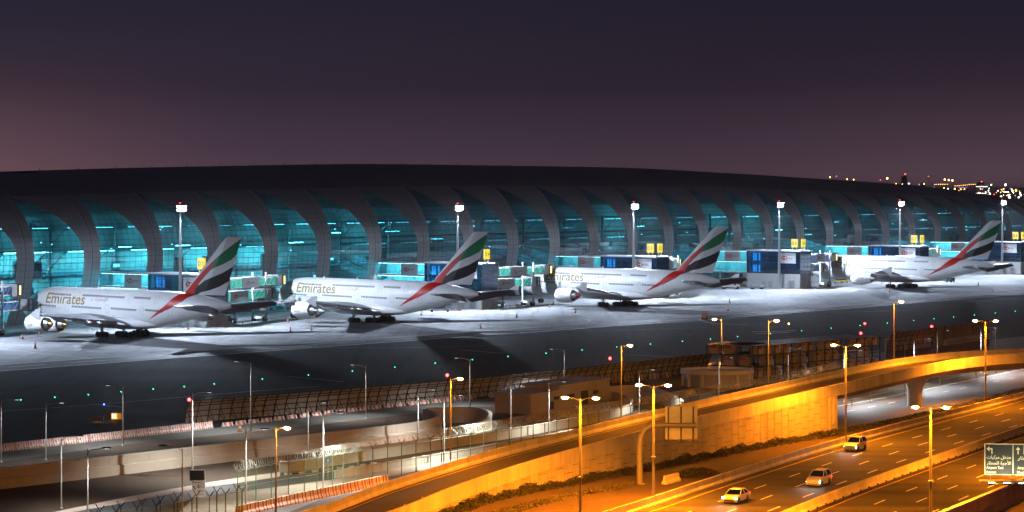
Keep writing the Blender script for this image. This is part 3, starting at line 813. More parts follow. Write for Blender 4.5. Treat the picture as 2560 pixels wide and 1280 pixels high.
# ------------------------------------------------------------------ gate buildings
GATES = [('3', -44.5), ('4', 64.0), ('5', 151.3), ('6', 238.6), ('7', 324.5), ('8', 409.7)]
gate_desc = ['beside the tail of the leftmost jet', 'behind the tail of the second jet', 'behind the third jet from the left', 'standing free between the third and fourth jets', 'behind the roof line of the rightmost jet', 'at the right edge of the photo']
wpan = MB(); wpan.bb(.02, 2.16, -.06, .06, .02, 2.56); wpan_me = wpan.mesh('wall_panel', M['white_wall'])
gp = MB(); gp.bb(.03, 2.15, -.015, .015, .03, 1.28); gpane_me = gp.mesh('pane', M['glass_b'])
for gi, (num, sg) in enumerate(GATES):
    g = thing('gate_building', 'blue glass gate building over white ground floor, ' + gate_desc[gi], 'gate building', W(sg, 16.4), ATH, 'gate buildings along the apron')
    LX, LY, ZT, ZM = 7.5, 22.0, 13.3, 5.2
    # ground floor panels on the side and front
    for j in range(10):
        for i in range(2):
            obj('wall_panel', wpan_me, g, (0, j*2.2, i*2.6), R(90))
    for j in range(3):
        for i in range(2): obj('wall_panel', wpan_me, g, (.3 + j*2.3, 0, i*2.6))
    mb = MB(); mb.bb(.1, LX, .1, LY, 0, ZM - .02); mb.build('ground_floor', M['white_wall'], g)
    mb = MB()
    for y0 in (3.0, 11.5, 14.2): mb.bb(-.10, -.07, y0, y0 + 1.6, .1, 2.5)
    mb.build('door', M['grey_panel'], g)
    mb = MB(); mb.bb(-1.2, .0, 2.4, 5.0, 2.75, 2.9); mb.build('canopy', M['white_paint'], g)
    # glazed storeys
    for i in range(6):
        for j in range(10): obj('pane', gpane_me, g, (0, j*2.2, ZM + i*1.31), R(90))
        for j in range(3): obj('pane', gpane_me, g, (.3 + j*2.3, 0, ZM + i*1.31))
    mb = MB()
    for i in range(7): mb.bb(-.03, .06, 0, LY, ZM + i*1.31 - .05, ZM + i*1.31 + .05); mb.bb(.06, LX, -.03, .06, ZM + i*1.31 - .05, ZM + i*1.31 + .05)
    for j in range(11): mb.bb(-.035, .055, j*2.2 - .05, j*2.2 + .05, ZM, ZT - .3)
    for j in range(4): mb.bb(.25 + j*2.3, .37 + j*2.3, -.035, .055, ZM, ZT - .3)
    mb.build('mullion', M['mull'], g)
    mb = MB(); mb.bb(1.6, LX - .5, 2.5, LY - .5, ZM, ZT - .5); mb.build('core_wall', M['int_wall'], g)
    mb = MB(); mb.bb(.12, LX, .12, LY, 9.0, 9.25); mb.bb(.12, LX, .12, LY, ZM, ZM + .15); mb.build('floor_slab', M['int_floor'], g)
    mb = MB()
    for zz in (8.85, 12.75):
        mb.bb(.5, 1.1, 1, LY - 1, zz, zz + .08); mb.bb(1.2, LX - 1, .6, 1.1, zz, zz + .08)
    mb.build('ceiling_light', M['e_int_vlo'], g)
    mb = MB()
    for zz in (5.6, 9.6):
        for y0 in (17.6, 19.0, 20.0): mb.bb(1.45, 1.58, y0, y0 + .42, zz, zz + 2.6)
    mb.build('lit_doorway', M['e_int_lo'], g)
    mb = MB(); mb.bb(-.35, LX + .3, -.35, LY + .2, ZT - .25, ZT + .12); mb.build('roof', M['white_paint'], g)
    mb = MB(); mb.bb(LX - .1, LX, .0, LY, ZM, ZT - .25); mb.build('end_wall', M['grey_panel'], g)
    # sign board on the side face
    mb = MB(); logo(mb, (-.14, 8.6, 8.9), (0, -1, 0), (0, 0, 1), 6.9, 3.7, .02); mb.build('advertising_board', [M['sign_white'], M['hsbc_red'], M['ink']], g)
    mb = MB(); mb.bb(-.13, -.03, 1.7, 8.6, 8.9, 12.6); mb.build('board_backing', M['grey_panel'], g)
    # link bridge back to the terminal on two levels
    yb = N0 - 16.4 + .8
    mb = MB()
    mb.bb(.9, 6, LY, yb, 5.0, 5.5); mb.bb(.9, 6, LY, yb, 9.0, 9.5); mb.bb(.75, 6.1, LY, yb, 12.75, 13.1)
    mb.bb(.85, 1.15, LY, LY + .9, 0, 12.75); mb.bb(.85, 1.15, LY + 12, LY + 12.6, 0, 5.0)
    mb.build('link_bridge', M['grey_panel'], g)
    mb = MB(); ln = yb - LY
    for lev, z0, z1 in ((0, 5.5, 9.0), (1, 9.5, 12.75)):
        n = 9
        for k in range(n):
            y0 = LY + .9 + k*(ln - .9)/n; y1 = y0 + (ln - .9)/n
            mb.tube((1.25, y0, z0), (1.25, y1, z1) if k % 2 else (1.25, y0, z1), .07, n=5)
            mb.tube((1.25, y1, z0), (1.25, y0, z1), .06, n=5)
        mb.bb(1.2, 1.3, LY + .9, yb, (z0+z1)/2 - .9, (z0+z1)/2 - .8)
    mb.build('truss', M['int_steel'], g)
    for lev, z0, z1 in ((0, 5.5, 9.0), (1, 9.5, 12.75)):
        for k in range(6):
            y0 = LY + .95 + k*(ln - .95)/6; y1 = y0 + (ln - .95)/6 - .05
            mb = MB(); mb.bb(1.0, 1.03, y0, y1, z0 + .03, z1 - .03); mb.build('pane', M['glass_c'], g)
        mb = MB(); mb.bb(1.5, 5, LY + 1, yb, z1 - .15, z1 - .05); mb.build('ceiling_light', M['e_link'] if num in '56' else M['e_int_lo'], g)
        mb = MB(); mb.bb(5.6, 5.8, LY, yb, z0, z1); mb.build('inner_wall', M['int_wall'], g)
    mb = MB(); logo(mb, (.86, LY + 10.2, 9.35), (0, -1, 0), (0, 0, 1), 6.6, 3.35, .02); mb.build('advertising_board', [M['grey_panel'], M['hsbc_red'], M['ink']], g)
    mb = MB(); mb.bb(.88, .98, LY + 3.6, LY + 10.2, 9.35, 12.7); mb.build('board_backing', M['grey_panel'], g)
    # gate number boxes on the roof, one facing each way
    for (x, y, w, face) in ((.6, 2.6, 2.5, 'side'), (2.6, .3, 2.3, 'front')):
        if face == 'side':
            mb = MB(); mb.bb(x - .25, x + .25, y - w/2, y + w/2, ZT + 1.3, ZT + 4.2); mb.build('number_box', M['e_gate'], g)
            mb = MB(); put_text(mb, 'D ' + num, (x - .27, y + .95, ZT + 2.2), (0, -1, 0), (0, 0, 1), 1.9, 1.15, .01); mb.build('number', M['ink'], g)
            for dy in (-.8, .8): mb = MB(); mb.bb(x - .12, x + .12, y + dy - .14, y + dy + .14, ZT + .1, ZT + 1.3); mb.build('sign_post', M['white_paint'], g)
        else:
            mb = MB(); mb.bb(x - w/2, x + w/2, y - .25, y + .25, ZT + 1.3, ZT + 4.2); mb.build('number_box', M['e_gate'], g)
            mb = MB(); put_text(mb, 'D ' + num, (x - .9, y - .27, ZT + 2.2), (1, 0, 0), (0, 0, 1), 1.8, 1.15, .01); mb.build('number', M['ink'], g)
            for dx in (-.7, .7): mb = MB(); mb.bb(x + dx - .14, x + dx + .14, y - .12, y + .12, ZT + .1, ZT + 1.3); mb.build('sign_post', M['white_paint'], g)

# ------------------------------------------------------------------ passenger bridges
def bridge(p0, p1, z, label, glassm, cabm='dark', boards=True, lower=False, group='passenger boarding bridges'):
    p0, p1 = Vector(p0), Vector(p1); dv = p1 - p0; L = dv.length; rz = math.atan2(dv.y, dv.x)
    b = thing('boarding_bridge', label, 'boarding bridge', (p0.x, p0.y, 0), rz, group)
    La = L * .52; h = 2.75; w = 1.55
    z0, z1 = z, z + h
    mb = MB(); mb.bb(0, La, -w, w, z1 - .28, z1); mb.bb(0, La, -w, w, z0, z0 + .3); mb.bb(0, .5, -w, w, z0, z1 + (1.2 if not lower else 0)); mb.bb(La - .4, La, -w, w, z0, z1); mb.bb(0, La, w - .1, w, z0, z1)
    mb.build('tunnel_frame', M['white_paint'], b)
    mb = MB(); w2 = 1.35
    mb.bb(La, L - 5.2, -w2, w2, z1 - .45, z1 - .2); mb.bb(La, L - 5.2, -w2, w2, z0 + .1, z0 + .4); mb.bb(La, L - 5.2, w2 - .1, w2, z0, z1 - .2)
    mb.build('sliding_tunnel_frame', M['white_paint'], b)
    # glazed sides with diagonal braces (the side seen from the road is local -y)
    g0, g1 = (.5, La * .42)
    n = 3
    for k in range(n):
        x0 = g0 + (g1 - g0)*k/n; x1 = g0 + (g1 - g0)*(k+1)/n
        mb = MB(); mb.bb(x0 + .03, x1 - .03, -w + .08, -w + .11, z0 + .32, z1 - .3); mb.build('pane', glassm, b)
    mb = MB()
    for k in range(n):
        x0 = g0 + (g1 - g0)*k/n; x1 = g0 + (g1 - g0)*(k+1)/n
        mb.tube((x0, -w, z0 + .3), (x1, -w, z1 - .28), .07, n=5); mb.tube((x1, -w, z0 + .3), (x1, -w, z1 - .28), .08, n=5)
    m0, m1 = La + .1, L - 5.2; n2 = 4
    for k in range(n2):
        x0 = m0 + (m1 - m0)*k/n2; x1 = m0 + (m1 - m0)*(k+1)/n2
        mb.tube((x0, -w2, z0 + .4), (x1, -w2, z1 - .45), .06, n=5)
    mb.build('brace', M['white_paint'], b)
    for k in range(n2):
        x0 = m0 + (m1 - m0)*k/n2; x1 = m0 + (m1 - m0)*(k+1)/n2
        mb = MB(); mb.bb(x0 + .03, x1 - .03, -w2 + .08, -w2 + .11, z0 + .42, z1 - .47); mb.build('pane', glassm, b)
    mb = MB(); logo(mb, (g1, -w - .03, z0 + .02), (1, 0, 0), (0, 0, 1), La - g1 - .4, h - .04, .02); mb.build('advertising_board', [M['sign_white'], M['hsbc_red'], M['ink']], b)
    mb = MB(); mb.bb(g1, La - .4, -w, -w + .12, z0, z1); mb.build('board_backing', M['white_paint'], b)
    mb = MB(); mb.bb(.6, La - .5, -.5, .5, z1 - .38, z1 - .31); mb.bb(La + .3, L - 5.5, -.5, .5, z1 - .55, z1 - .48); mb.build('ceiling_light', M['e_int_lo'], b)
    # cab with bellows
    mb = MB(); mb.bb(L - 5.2, L - 3.2, -1.7, 1.7, z0 - .1, z1 + .1); mb.bb(L - 3.2, L - 2.3, -1.55, 1.6, z0 - .1, z1); mb.build('cab', M['grey_panel'], b)
    rings = []
    for x, yy, hh in ((L - 2.3, 1.7, 0), (L - 1.2, 1.85, .12), (L, 1.6, .05)):
        rings.append([(x, -yy, z0 - .15), (x, yy, z0 - .15), (x, yy, z1 + hh), (x, -yy, z1 + hh)])
    mb = MB(); mb.loft(rings); mb.build('bellows', M['dark_steel'], b)
    mb = MB(); mb.bb(L - 1.95, L - 1.3, -1.92, -1.86, z0 + .25, z1 - .35); mb.build('cab_window', M['e_cab'] if not lower else M['glass_car'], b)
    # supports
    if not lower:
        xs = La + 3.0
        mb = MB()
        for y in (-1.9, 1.9): mb.tube((xs, y, 1.0), (xs, y, z1 + 1.1), .26, n=10)
        mb.bb(xs - .25, xs + .25, -1.9, 1.9, z0 - .5, z0 - .05)
        mb.build('lift_column', M['white_paint'], b)
        mb = MB(); mb.bb(xs - .7, xs + .7, -2.1, 2.1, .75, 1.45); mb.build('wheel_carriage', M['white_paint'], b)
        for x in (-.65, .65):
            for y in (-1.6, 1.6):
                mb = MB(); mb.lathe([(.3, -.22), (.55, -.22), (.62, -.12), (.62, .12), (.55, .22), (.3, .22)], (xs + x, y, .62), 'y', 14); mb.build('wheel', M['rubber'], b, auto=40)
    else:
        xs = La * .6
        mb = MB()
        for y in (-1.2, 1.2): mb.tube((xs, y, .8), (xs, y, z0), .2, n=8)
        mb.bb(xs - .8, xs + .8, -1.5, 1.5, .7, 1.3); mb.build('lift_column', M['steel'], b)
        for y in (-1.2, 1.2):
            mb = MB(); mb.lathe([(.3, -.22), (.55, -.22), (.6, 0), (.55, .22), (.3, .22)], (xs, y, .6), 'y', 14); mb.build('wheel', M['rubber'], b, auto=40)
        mb = MB()
        for k in range(9): mb.bb(.3 + k*.42, .7 + k*.42, -2.7, -1.7, z0 - 1 - k*.5, z0 - .94 - k*.5)
        for y in (-2.7, -1.7):
            mb.tube((.3, y, z0 - .6), (4.3, y, .2), .07, n=5); mb.tube((.3, y, z0 + .4), (4.3, y, 1.1), .04, n=5)
        mb.build('stair', M['pole_grey'], b)
    return b
ZU, ZL = 9.2, 5.5
GS = dict(GATES)
def bp(num, ds, n, z): return W(GS[num] + ds, n, z)
specs = [('3', (8.0, 20), W(-4.6, 30.0), W(-4.4, 34.2), 'glass_g', 'at the nose of the second jet from the left'),
         ('4', (8.0, 20), W(103.2, 22.5), W(102.6, 27), 'glass_g', 'at the nose of the third jet from the left'),
         ('6', (8.0, 20), W(267.6, 20), W(267.0, 24.5), 'glass_b', 'at the nose of the rightmost jet'),
         ('5', (8.0, 19), W(183, 31), W(181, 37), 'glass_g', 'folded back beside the third tail fin'),
         ('7', (8.0, 20), W(352, 24), W(350, 30), 'glass_g', 'standing idle behind the rightmost jet')]
for num, (ds, n), pu, plo, gm_, wh in specs:
    z = 0
    bridge(bp(num, ds, n - 1.5, 0), pu, ZU, 'upper white boarding bridge ' + wh, M[gm_])
    bridge(bp(num, ds, n + 3.0, 0), plo, ZL, 'lower boarding bridge with stairs ' + wh, M[gm_], lower=True)
bridge(W(-114, 26), W(-88.5, 36.5), ZU, 'upper boarding bridge with dark cab at the left edge of the photo', M['glass_b'])
bridge(W(-113, 30), W(-85.2, 36.0), ZL, 'lower cream boarding bridge touching the nose of the leftmost jet', M['glass_b'], lower=True)

# ------------------------------------------------------------------ floodlight masts
mast_d = ['beside the tail of the leftmost jet', 'behind the tail of the second jet', 'above the third jet from the left', 'in front of the free-standing gate building', 'above the nose of the rightmost jet', 'beside the tail of the rightmost jet', 'beyond the left edge']
for i, (num, sg) in enumerate(GATES + [('2', -134.0)]):
    m = thing('floodlight_mast', 'tall floodlight mast with bright white lamps ' + mast_d[i], 'light mast', W(sg - 2.6, 23.4), ATH, 'floodlight masts along the gates')
    zt = 29.6 if i else 30.2
    mb = MB(); mb.tube((0, 0, 0), (0, 0, zt - 1), .55, .24, n=14); mb.lathe([(.9, 0), (.9, .25), (.6, .3), (.6, .9), (.52, 1.0)], n=14); mb.build('pole', M['pole_grey'], m, auto=40)
    mb = MB(); mb.lathe([(1.0, zt - .9), (1.15, zt - .9), (1.15, zt - .7), (1.0, zt - .7)], n=16)
    for k in range(4):
        a = k*PI/2; mb.tube((0, 0, zt - .8), (1.1*math.cos(a), 1.1*math.sin(a), zt - .8), .06, n=5)
    mb.tube((0, 0, zt - 1), (0, 0, zt + 1.25), .06, n=6); mb.build('lamp_ring', M['dark_steel'], m)
    mb = MB(); mb.sphere((.0, 0, zt + 1.3), .10, 8, 5); mb.build('beacon', M['e_red'], m)
    for k in range(16):
        a = PI + R(-62 + 124*(k % 8)/7) + PI/2   # facing away from the terminal (-y)
        c = Vector((1.25*math.cos(a), 1.25*math.sin(a), zt - .5 + .85*(k // 8))); dr = Vector((math.cos(a), math.sin(a), -1.0)).normalized()
        mb = MB(); mb.tube(c - dr*.25, c + dr*.12, .22, .34, n=10); mb.build('lamp_housing', M['dark_steel'], m)
        q = c + dr*.13; sd = dr.orthogonal().normalized(); wv = dr.cross(sd)
        mb = MB(); mb.add([q + (sd*math.cos(2*PI*j/10) + wv*math.sin(2*PI*j/10))*.33 for j in range(10)], [tuple(range(10))]); mb.build('lamp_lens', M['e_flood'], m)
    # the light the ring gives off: towards the stands on both sides and out over the taxiway, plus a weak spot added to brighten the lower facade
    for ang, pw_, tilt in ((-90, .7, 42), (-20, .8, 46), (200, .8, 46), (90, .10, 38)):
        l = bpy.data.lights.new('floodlight', 'SPOT'); l.energy = W_FLOOD * pw_; l.color = (.66, .78, 1.0)
        l.spot_size = R(100); l.spot_blend = 1.0; l.shadow_soft_size = .8
        o = bpy.data.objects.new('floodlight', l); COL.objects.link(o); o.parent = m
        a = R(ang); dr = Vector((math.cos(a)*math.sin(R(tilt)), math.sin(a)*math.sin(R(tilt)), -math.cos(R(tilt))))
        o.location = (dr.x*1.9, dr.y*1.9, zt - .75); o.rotation_euler = dr.to_track_quat('-Z', 'Y').to_euler()
# ------------------------------------------------------------------ airliners
F_TOP = [(0, 5.45), (.25, 6.3), (.7, 6.95), (1.4, 7.6), (2.4, 8.4), (3.8, 9.4), (5.5, 10.2), (7.5, 10.8), (10, 11.12), (13, 11.2), (45, 11.2), (52, 11.15), (57, 10.95), (62, 10.4), (66, 9.85), (69, 9.25), (70.8, 8.75)]
F_BOT = [(0, 5.15), (.25, 4.5), (.7, 4.0), (1.4, 3.55), (2.4, 3.15), (3.8, 2.8), (5.5, 2.55), (8, 2.4), (42, 2.4), (46, 2.6), (50, 3.2), (54, 4.0), (58, 4.9), (62, 5.85), (66, 6.8), (69, 7.5), (70.8, 8.0)]
F_HW = [(0, .15), (.12, .9), (.3, 1.3), (.7, 1.85), (1.4, 2.4), (2.4, 2.85), (3.8, 3.2), (5.5, 3.42), (7.5, 3.53), (10, 3.57), (46, 3.57), (50, 3.45), (54, 3.15), (58, 2.7), (62, 2.05), (66, 1.35), (69, .75), (70.8, .35)]
def _nose(tb): return [(x - 1.5*(1 - x/12), v) if x < 12 else (x, v) for x, v in tb]
F_TOP, F_BOT, F_HW = _nose(F_TOP), _nose(F_BOT), _nose(F_HW)
EXF = 2.15
def fus(x): return cinterp(F_TOP, x), cinterp(F_BOT, x), cinterp(F_HW, x)
def surf_y(x, z):
    t, b, w = fus(x); zc = b + (t - b) * .46
    q = (z - zc) / (t - zc) if z > zc else (zc - z) / (zc - b)
    q = min(abs(q), .9995)
    return w * (1 - q**EXF)**(1 / EXF)
def livery():
    m, t, b = new_mat('airliner_paint')
    b.inputs['Roughness'].default_value = .35; b.inputs['Specular IOR Level'].default_value = .22
    tc = t.nodes.new('ShaderNodeTexCoord'); sp = t.nodes.new('ShaderNodeSeparateXYZ'); t.links.new(tc.outputs['Object'], sp.inputs[0])
    X, Z = sp.outputs['X'], sp.outputs['Z']
    def math_(op, a, b_, clamp=False):
        n = t.nodes.new('ShaderNodeMath'); n.operation = op; n.use_clamp = clamp
        for i, q in enumerate((a, b_)):
            if isinstance(q, (int, float)): n.inputs[i].default_value = q
            elif q is not None: t.links.new(q, n.inputs[i])
        return n.outputs[0]
    def curve(src, lo, hi, vlo, vhi, pts):
        a = math_('DIVIDE', math_('SUBTRACT', src, lo), hi - lo, True)
        n = t.nodes.new('ShaderNodeFloatCurve'); t.links.new(a, n.inputs['Value'])
        cm_ = n.mapping; c = cm_.curves[0]; cm_.extend = 'HORIZONTAL'
        pp = [((p - lo) / (hi - lo), (v - vlo) / (vhi - vlo)) for p, v in pts]
        while len(c.points) < len(pp): c.points.new(.5, .5)
        for q, (px, py) in zip(c.points, pp): q.location = (px, py); q.handle_type = 'VECTOR'
        cm_.update()
        return math_('ADD', math_('MULTIPLY', n.outputs[0], vhi - vlo), vlo)
    UC = curve(Z, 4.0, 25.0, 45.0, 75.0, [(4.0, 46.3), (4.45, 46.4), (7.78, 51.8), (9.91, 54.2), (11.0, 55.5), (13.5, 58.4), (16.06, 61.5), (19.0, 65.65), (25, 65.65)])
    LC = curve(Z, 4.0, 25.0, 45.0, 75.0, [(4.0, 46.3), (4.45, 46.4), (7.08, 52.9), (8.74, 56.6), (9.91, 58.3), (10.5, 58.6), (11.5, 58.95), (13.11, 60.2), (15.68, 63.2), (17.5, 64.9), (19.0, 65.65), (25, 65.65)])
    GT = curve(X, 50, 75, 5, 30, [(50, 29), (65.3, 29), (65.6, 18.95), (68, 20.5), (70.7, 22.2), (75, 24.8)])
    GB = curve(X, 50, 75, 5, 30, [(50, 15), (63.1, 15.6), (64.5, 16.6), (66.4, 17.3), (68, 17.85), (70.4, 19.0), (72, 20.4), (75, 23.6)])
    BT = curve(X, 50, 75, 5, 30, [(50, 20), (59.6, 20), (60.1, 12.7), (62.1, 13.9), (65.07, 14.9), (67.5, 15.8), (70.45, 17.3), (75, 20)])
    BB = curve(X, 50, 75, 5, 30, [(50, 6.6), (53, 7.0), (55, 7.95), (57, 8.9), (58.25, 9.95), (61, 11.2), (63.7, 11.75), (66.4, 12.65), (69.1, 13.95), (75, 17.4)])
    gt = lambda a, c: math_('GREATER_THAN', a, c); lt = lambda a, c: math_('LESS_THAN', a, c); mul = lambda a, c: math_('MULTIPLY', a, c)
    red = mul(mul(gt(X, UC), lt(X, LC)), gt(Z, 4.42))
    right = gt(X, LC)
    green = mul(mul(lt(Z, GT), gt(Z, GB)), right)
    black = mul(mul(lt(Z, BT), gt(Z, BB)), right)
    n1 = t.nodes.new('ShaderNodeTexNoise'); n1.inputs['Scale'].default_value = .5; n1.inputs['Detail'].default_value = 5; t.links.new(tc.outputs['Object'], n1.inputs['Vector'])
    wr = t.nodes.new('ShaderNodeMapRange'); wr.inputs[3].default_value = .70; wr.inputs[4].default_value = .80; t.links.new(n1.outputs['Fac'], wr.inputs[0])
    cur = None
    mx0 = t.nodes.new('ShaderNodeMix'); mx0.data_type = 'RGBA'; mx0.blend_type = 'MULTIPLY'; mx0.inputs[0].default_value = 1; mx0.inputs[6].default_value = (1, .995, .985, 1); t.links.new(wr.outputs[0], mx0.inputs[7]); cur = mx0.outputs[2]
    for fac, c in ((black, (.018, .018, .022, 1)), (green, (.006, .16, .06, 1)), (red, (.55, .02, .015, 1))):
        mx = t.nodes.new('ShaderNodeMix'); mx.data_type = 'RGBA'; t.links.new(fac, mx.inputs[0]); t.links.new(cur, mx.inputs[6]); mx.inputs[7].default_value = c; cur = mx.outputs[2]
    t.links.new(cur, b.inputs['Base Color'])
    return m
M['livery'] = livery()
M['wing_grey'] = mat('wing_grey', (.42, .43, .45), .35, .2, var=.12, scale=.4)
M['nacelle'] = mat('nacelle_white', (.76, .76, .76), .25, var=.04, scale=.5, coat=.5)
M['gold'] = mat('engine_gold', (.42, .24, .06), .35, .7, var=.2)
M['gold_letter'] = mat('gold_lettering', (.30, .20, .04), .5, 0, var=.05, spec=.2)
M['grey_letter'] = mat('grey_lettering', (.30, .31, .33), .5, var=0)
M['metal'] = mat('bare_metal', (.55, .55, .55), .3, .9, var=.15)
M['cover_red'] = mat('red_engine_cover', (.35, .03, .04), .7, var=.2)
M['window'] = mat('cabin_window', (.03, .035, .045), .15, var=0)
M['gear'] = mat('gear_strut', (.45, .45, .45), .4, .4, var=.1)

jet = thing('airliner', '', 'airliner')
# fuselage
xs = [0, .12, .3, .6, 1, 1.5, 2.1, 2.8, 3.6, 4.6, 5.8, 7, 8.5, 10, 12, 14] + list(range(18, 46, 4)) + [46, 48, 50, 52, 54, 56, 58, 60, 62, 64, 66, 68, 69.5, 70.5, 70.8]
xs = [x - 1.5*(1 - x/12) if x < 12 else x for x in xs]
rings = []
NS = 40
for x in xs:
    t, b, w = fus(x); zc = b + (t - b)*.46; ring = []
    for i in range(NS):
        a = 2*PI*i/NS; ca, sa = math.cos(a), math.sin(a)
        y = w*math.copysign(abs(ca)**(2/EXF), ca); h = (t - zc) if sa >= 0 else (zc - b)
        ring.append((x, y, zc + h*math.copysign(abs(sa)**(2/EXF), sa)))
    rings.append(ring)
mb = MB(); mb.loft(rings); mb.build('fuselage', M['livery'], jet, smooth=True, auto=50, fix=True)
# belly fairing
rings = []
for x, w, zb, zt in ((20, .3, 3.2, 3.5), (21.5, 2.6, 2.3, 4.2), (24, 3.9, 1.95, 4.9), (28, 4.25, 1.8, 5.2), (36, 4.3, 1.75, 5.2), (40, 4.15, 1.85, 5.0), (43.5, 3.6, 2.15, 4.6), (46.5, 2.5, 2.5, 4.0), (49, .4, 2.95, 3.3)):
    rings.append([(x, w*math.copysign(abs(math.cos(2*PI*i/24))**.75, math.cos(2*PI*i/24)), (zb+zt)/2 + (zt-zb)/2*math.copysign(abs(math.sin(2*PI*i/24))**.75, math.sin(2*PI*i/24))) for i in range(24)])
mb = MB(); mb.loft(rings); mb.build('belly_fairing', M['livery'], jet, smooth=True, auto=60, fix=True)
# wings
def airfoil(c, tk, n=12):
    up, lo = [], []
    for i in range(n + 1):
        x = .5*(1 - math.cos(PI*i/n)); yt = 5*tk*(.2969*math.sqrt(x) - .126*x - .3516*x*x + .2843*x**3 - .1036*x**4)
        cam_ = .02*(1 - (2*x - .8)**2) if True else 0
        up.append((x*c, (yt + cam_*.6)*c)); lo.append((x*c, (-yt + cam_*.6)*c))
    return up[::-1] + lo[1:-1]
WST = [(2.6, 20.6, 39.6, 3.7, .14), (3.6, 21.4, 40.0, 3.9, .135), (8.5, 25.3, 41.3, 4.5, .125), (14.5, 30.0, 43.0, 5.05, .115), (20.5, 34.2, 45.2, 5.6, .105), (27, 38.9, 47.7, 6.2, .10), (33.5, 43.5, 49.9, 6.8, .095), (38.6, 47.1, 51.5, 7.3, .09), (39.7, 48.6, 51.8, 7.4, .07)]
for sd in (1, -1):
    rings = []
    for y, le, te, z, tk in WST:
        rings.append([(le + px, sd*y, z + pz - (px/(te-le))*.35*(1 - y/60)) for px, pz in airfoil(te - le, tk)])
    mb = MB(); mb.loft(rings); wg = mb.build('wing', M['wing_grey'], jet, smooth=True, auto=40, fix=True)
    pl = [(48.4, 7.35), (50.9, 8.75), (52.2, 8.85), (51.9, 7.4), (52.3, 6.15), (51.2, 6.2)]
    mb = MB(); mb.extrude([(x, sd*39.72 - .06, z) for x, z in pl], (0, .12, 0)); mb.build('winglet', M['nacelle'], wg, fix=True)
    for y, L in ((8.6, 9.5), (17.6, 8.0), (21.8, 7.0), (31.0, 5.5)):
        le = interp([(q[0], q[1]) for q in WST], y); te = interp([(q[0], q[2]) for q in WST], y); z = interp([(q[0], q[3]) for q in WST], y)
        rings = []
        for f, rr in ((0, .05), (.12, .32), (.35, .46), (.65, .42), (.88, .24), (1, .04)):
            rings.append([(te - L*.62 + f*L, sd*y + rr*.75*math.cos(2*PI*i/12), z - .75 + rr*math.sin(2*PI*i/12) - f*.25) for i in range(12)])
        mb = MB(); mb.loft(rings); mb.build('flap_fairing', M['nacelle'], wg, smooth=True, fix=True)
    # tail plane with drooping elevator
    HST = ((.6, 58.2, 68.2, 7.75, .11), (2.2, 59.3, 68.7, 7.85, .11), (8.5, 63.2, 70.1, 8.3, .10), (14.6, 67.0, 71.4, 8.75, .09), (15.2, 68.2, 71.5, 8.8, .05))
    rings, elv = [], []
    for y, le, te, z, tk in HST:
        c = te - le; af = airfoil(c, tk); hx = .62*c
        up_ = [p for p in af[:13] if p[0] <= hx][::1]; lo_f = [p for p in af[13:] if p[0] <= hx]
        hu = max(q[1] for q in af if abs(q[0] - hx) < .2*c); 
        k_up = [(px, pz) for px, pz in zip([hx*f for f in (1, .8, .6, .4, .22, .08, 0)], [0]*7)]
        def thick(px):
            x = px/c; return 5*tk*(.2969*math.sqrt(max(x, 0)) - .126*x - .3516*x*x + .2843*x**3 - .1036*x**4)*c
        rings.append([(le + px, sd*y, z + thick(px)) for px, _ in k_up] + [(le + px, sd*y, z - thick(px)) for px, _ in k_up[::-1][1:]])
        dr = R(24); e = []
        for px in (hx + .04, hx + (c - hx)*.35, hx + (c - hx)*.7, c): e.append((px - hx, thick(px)*.96 + .004))
        def rot(px, pz): return (le + hx + px*math.cos(dr) + pz*math.sin(dr)*.3, sd*y, z - px*math.sin(dr) + pz)
        if y < 15: elv.append([rot(px, pz) for px, pz in e] + [rot(px, -pz) for px, pz in e[::-1]])
    mb = MB(); mb.loft(rings); tp = mb.build('tailplane', M['wing_grey'], jet, smooth=True, auto=40, fix=True)
    mb = MB(); mb.loft(elv); mb.build('elevator', M['wing_grey'], tp, smooth=True, auto=40, fix=True)
# fin and rudder (paint scheme in the livery material)
def fin_pts(z):
    f = (z - 9.6) / (24.1 - 9.6)
    return 53.8 + f*15.1, 67.1 + f*6.3, 61.2 + f*8.7      # leading edge, trailing edge, hinge
rings, rud = [], []
for z in [9.6, 10.6, 11.4, 12.5, 14, 16, 18, 20, 22, 23.5, 24.0, 24.15]:
    le, te, hg = fin_pts(z)
    if z <= 11.4: le -= (11.4 - z)**1.5 * 1.6
    if z > 23.9: le += (z - 23.9)*3.2
    c = te - le; tk = .62*(1 - .45*(z - 9.6)/14.5)
    def half(x): 
        q = max(min((x - le)/c, 1), 0); return tk*2.2*(.2969*math.sqrt(q) - .126*q - .3516*q*q + .2843*q**3 - .1036*q**4) / .6 * 1.4
    n = 8; px = [le + (hg - .05 - le)*(.5*(1 - math.cos(PI*i/n)))**1.0 for i in range(n + 1)]
    rings.append([(x, half(x), z) for x in px] + [(x, -half(x), z) for x in px[::-1][:-1]])
    rx = [hg + (te - hg)*i/4 for i in range(5)]
    if z >= 10.3: rud.append([(x, half(x)*.97 + (x - hg)*.17, z) for x in rx] + [(x, -half(x)*.97 + (x - hg)*.17 - .01, z) for x in rx[::-1]])
mb = MB(); mb.loft(rings); mb.build('fin', M['livery'], jet, smooth=True, auto=35, fix=True)
mb = MB(); mb.loft(rud); mb.build('rudder', M['livery'], jet, smooth=True, auto=35, fix=True)
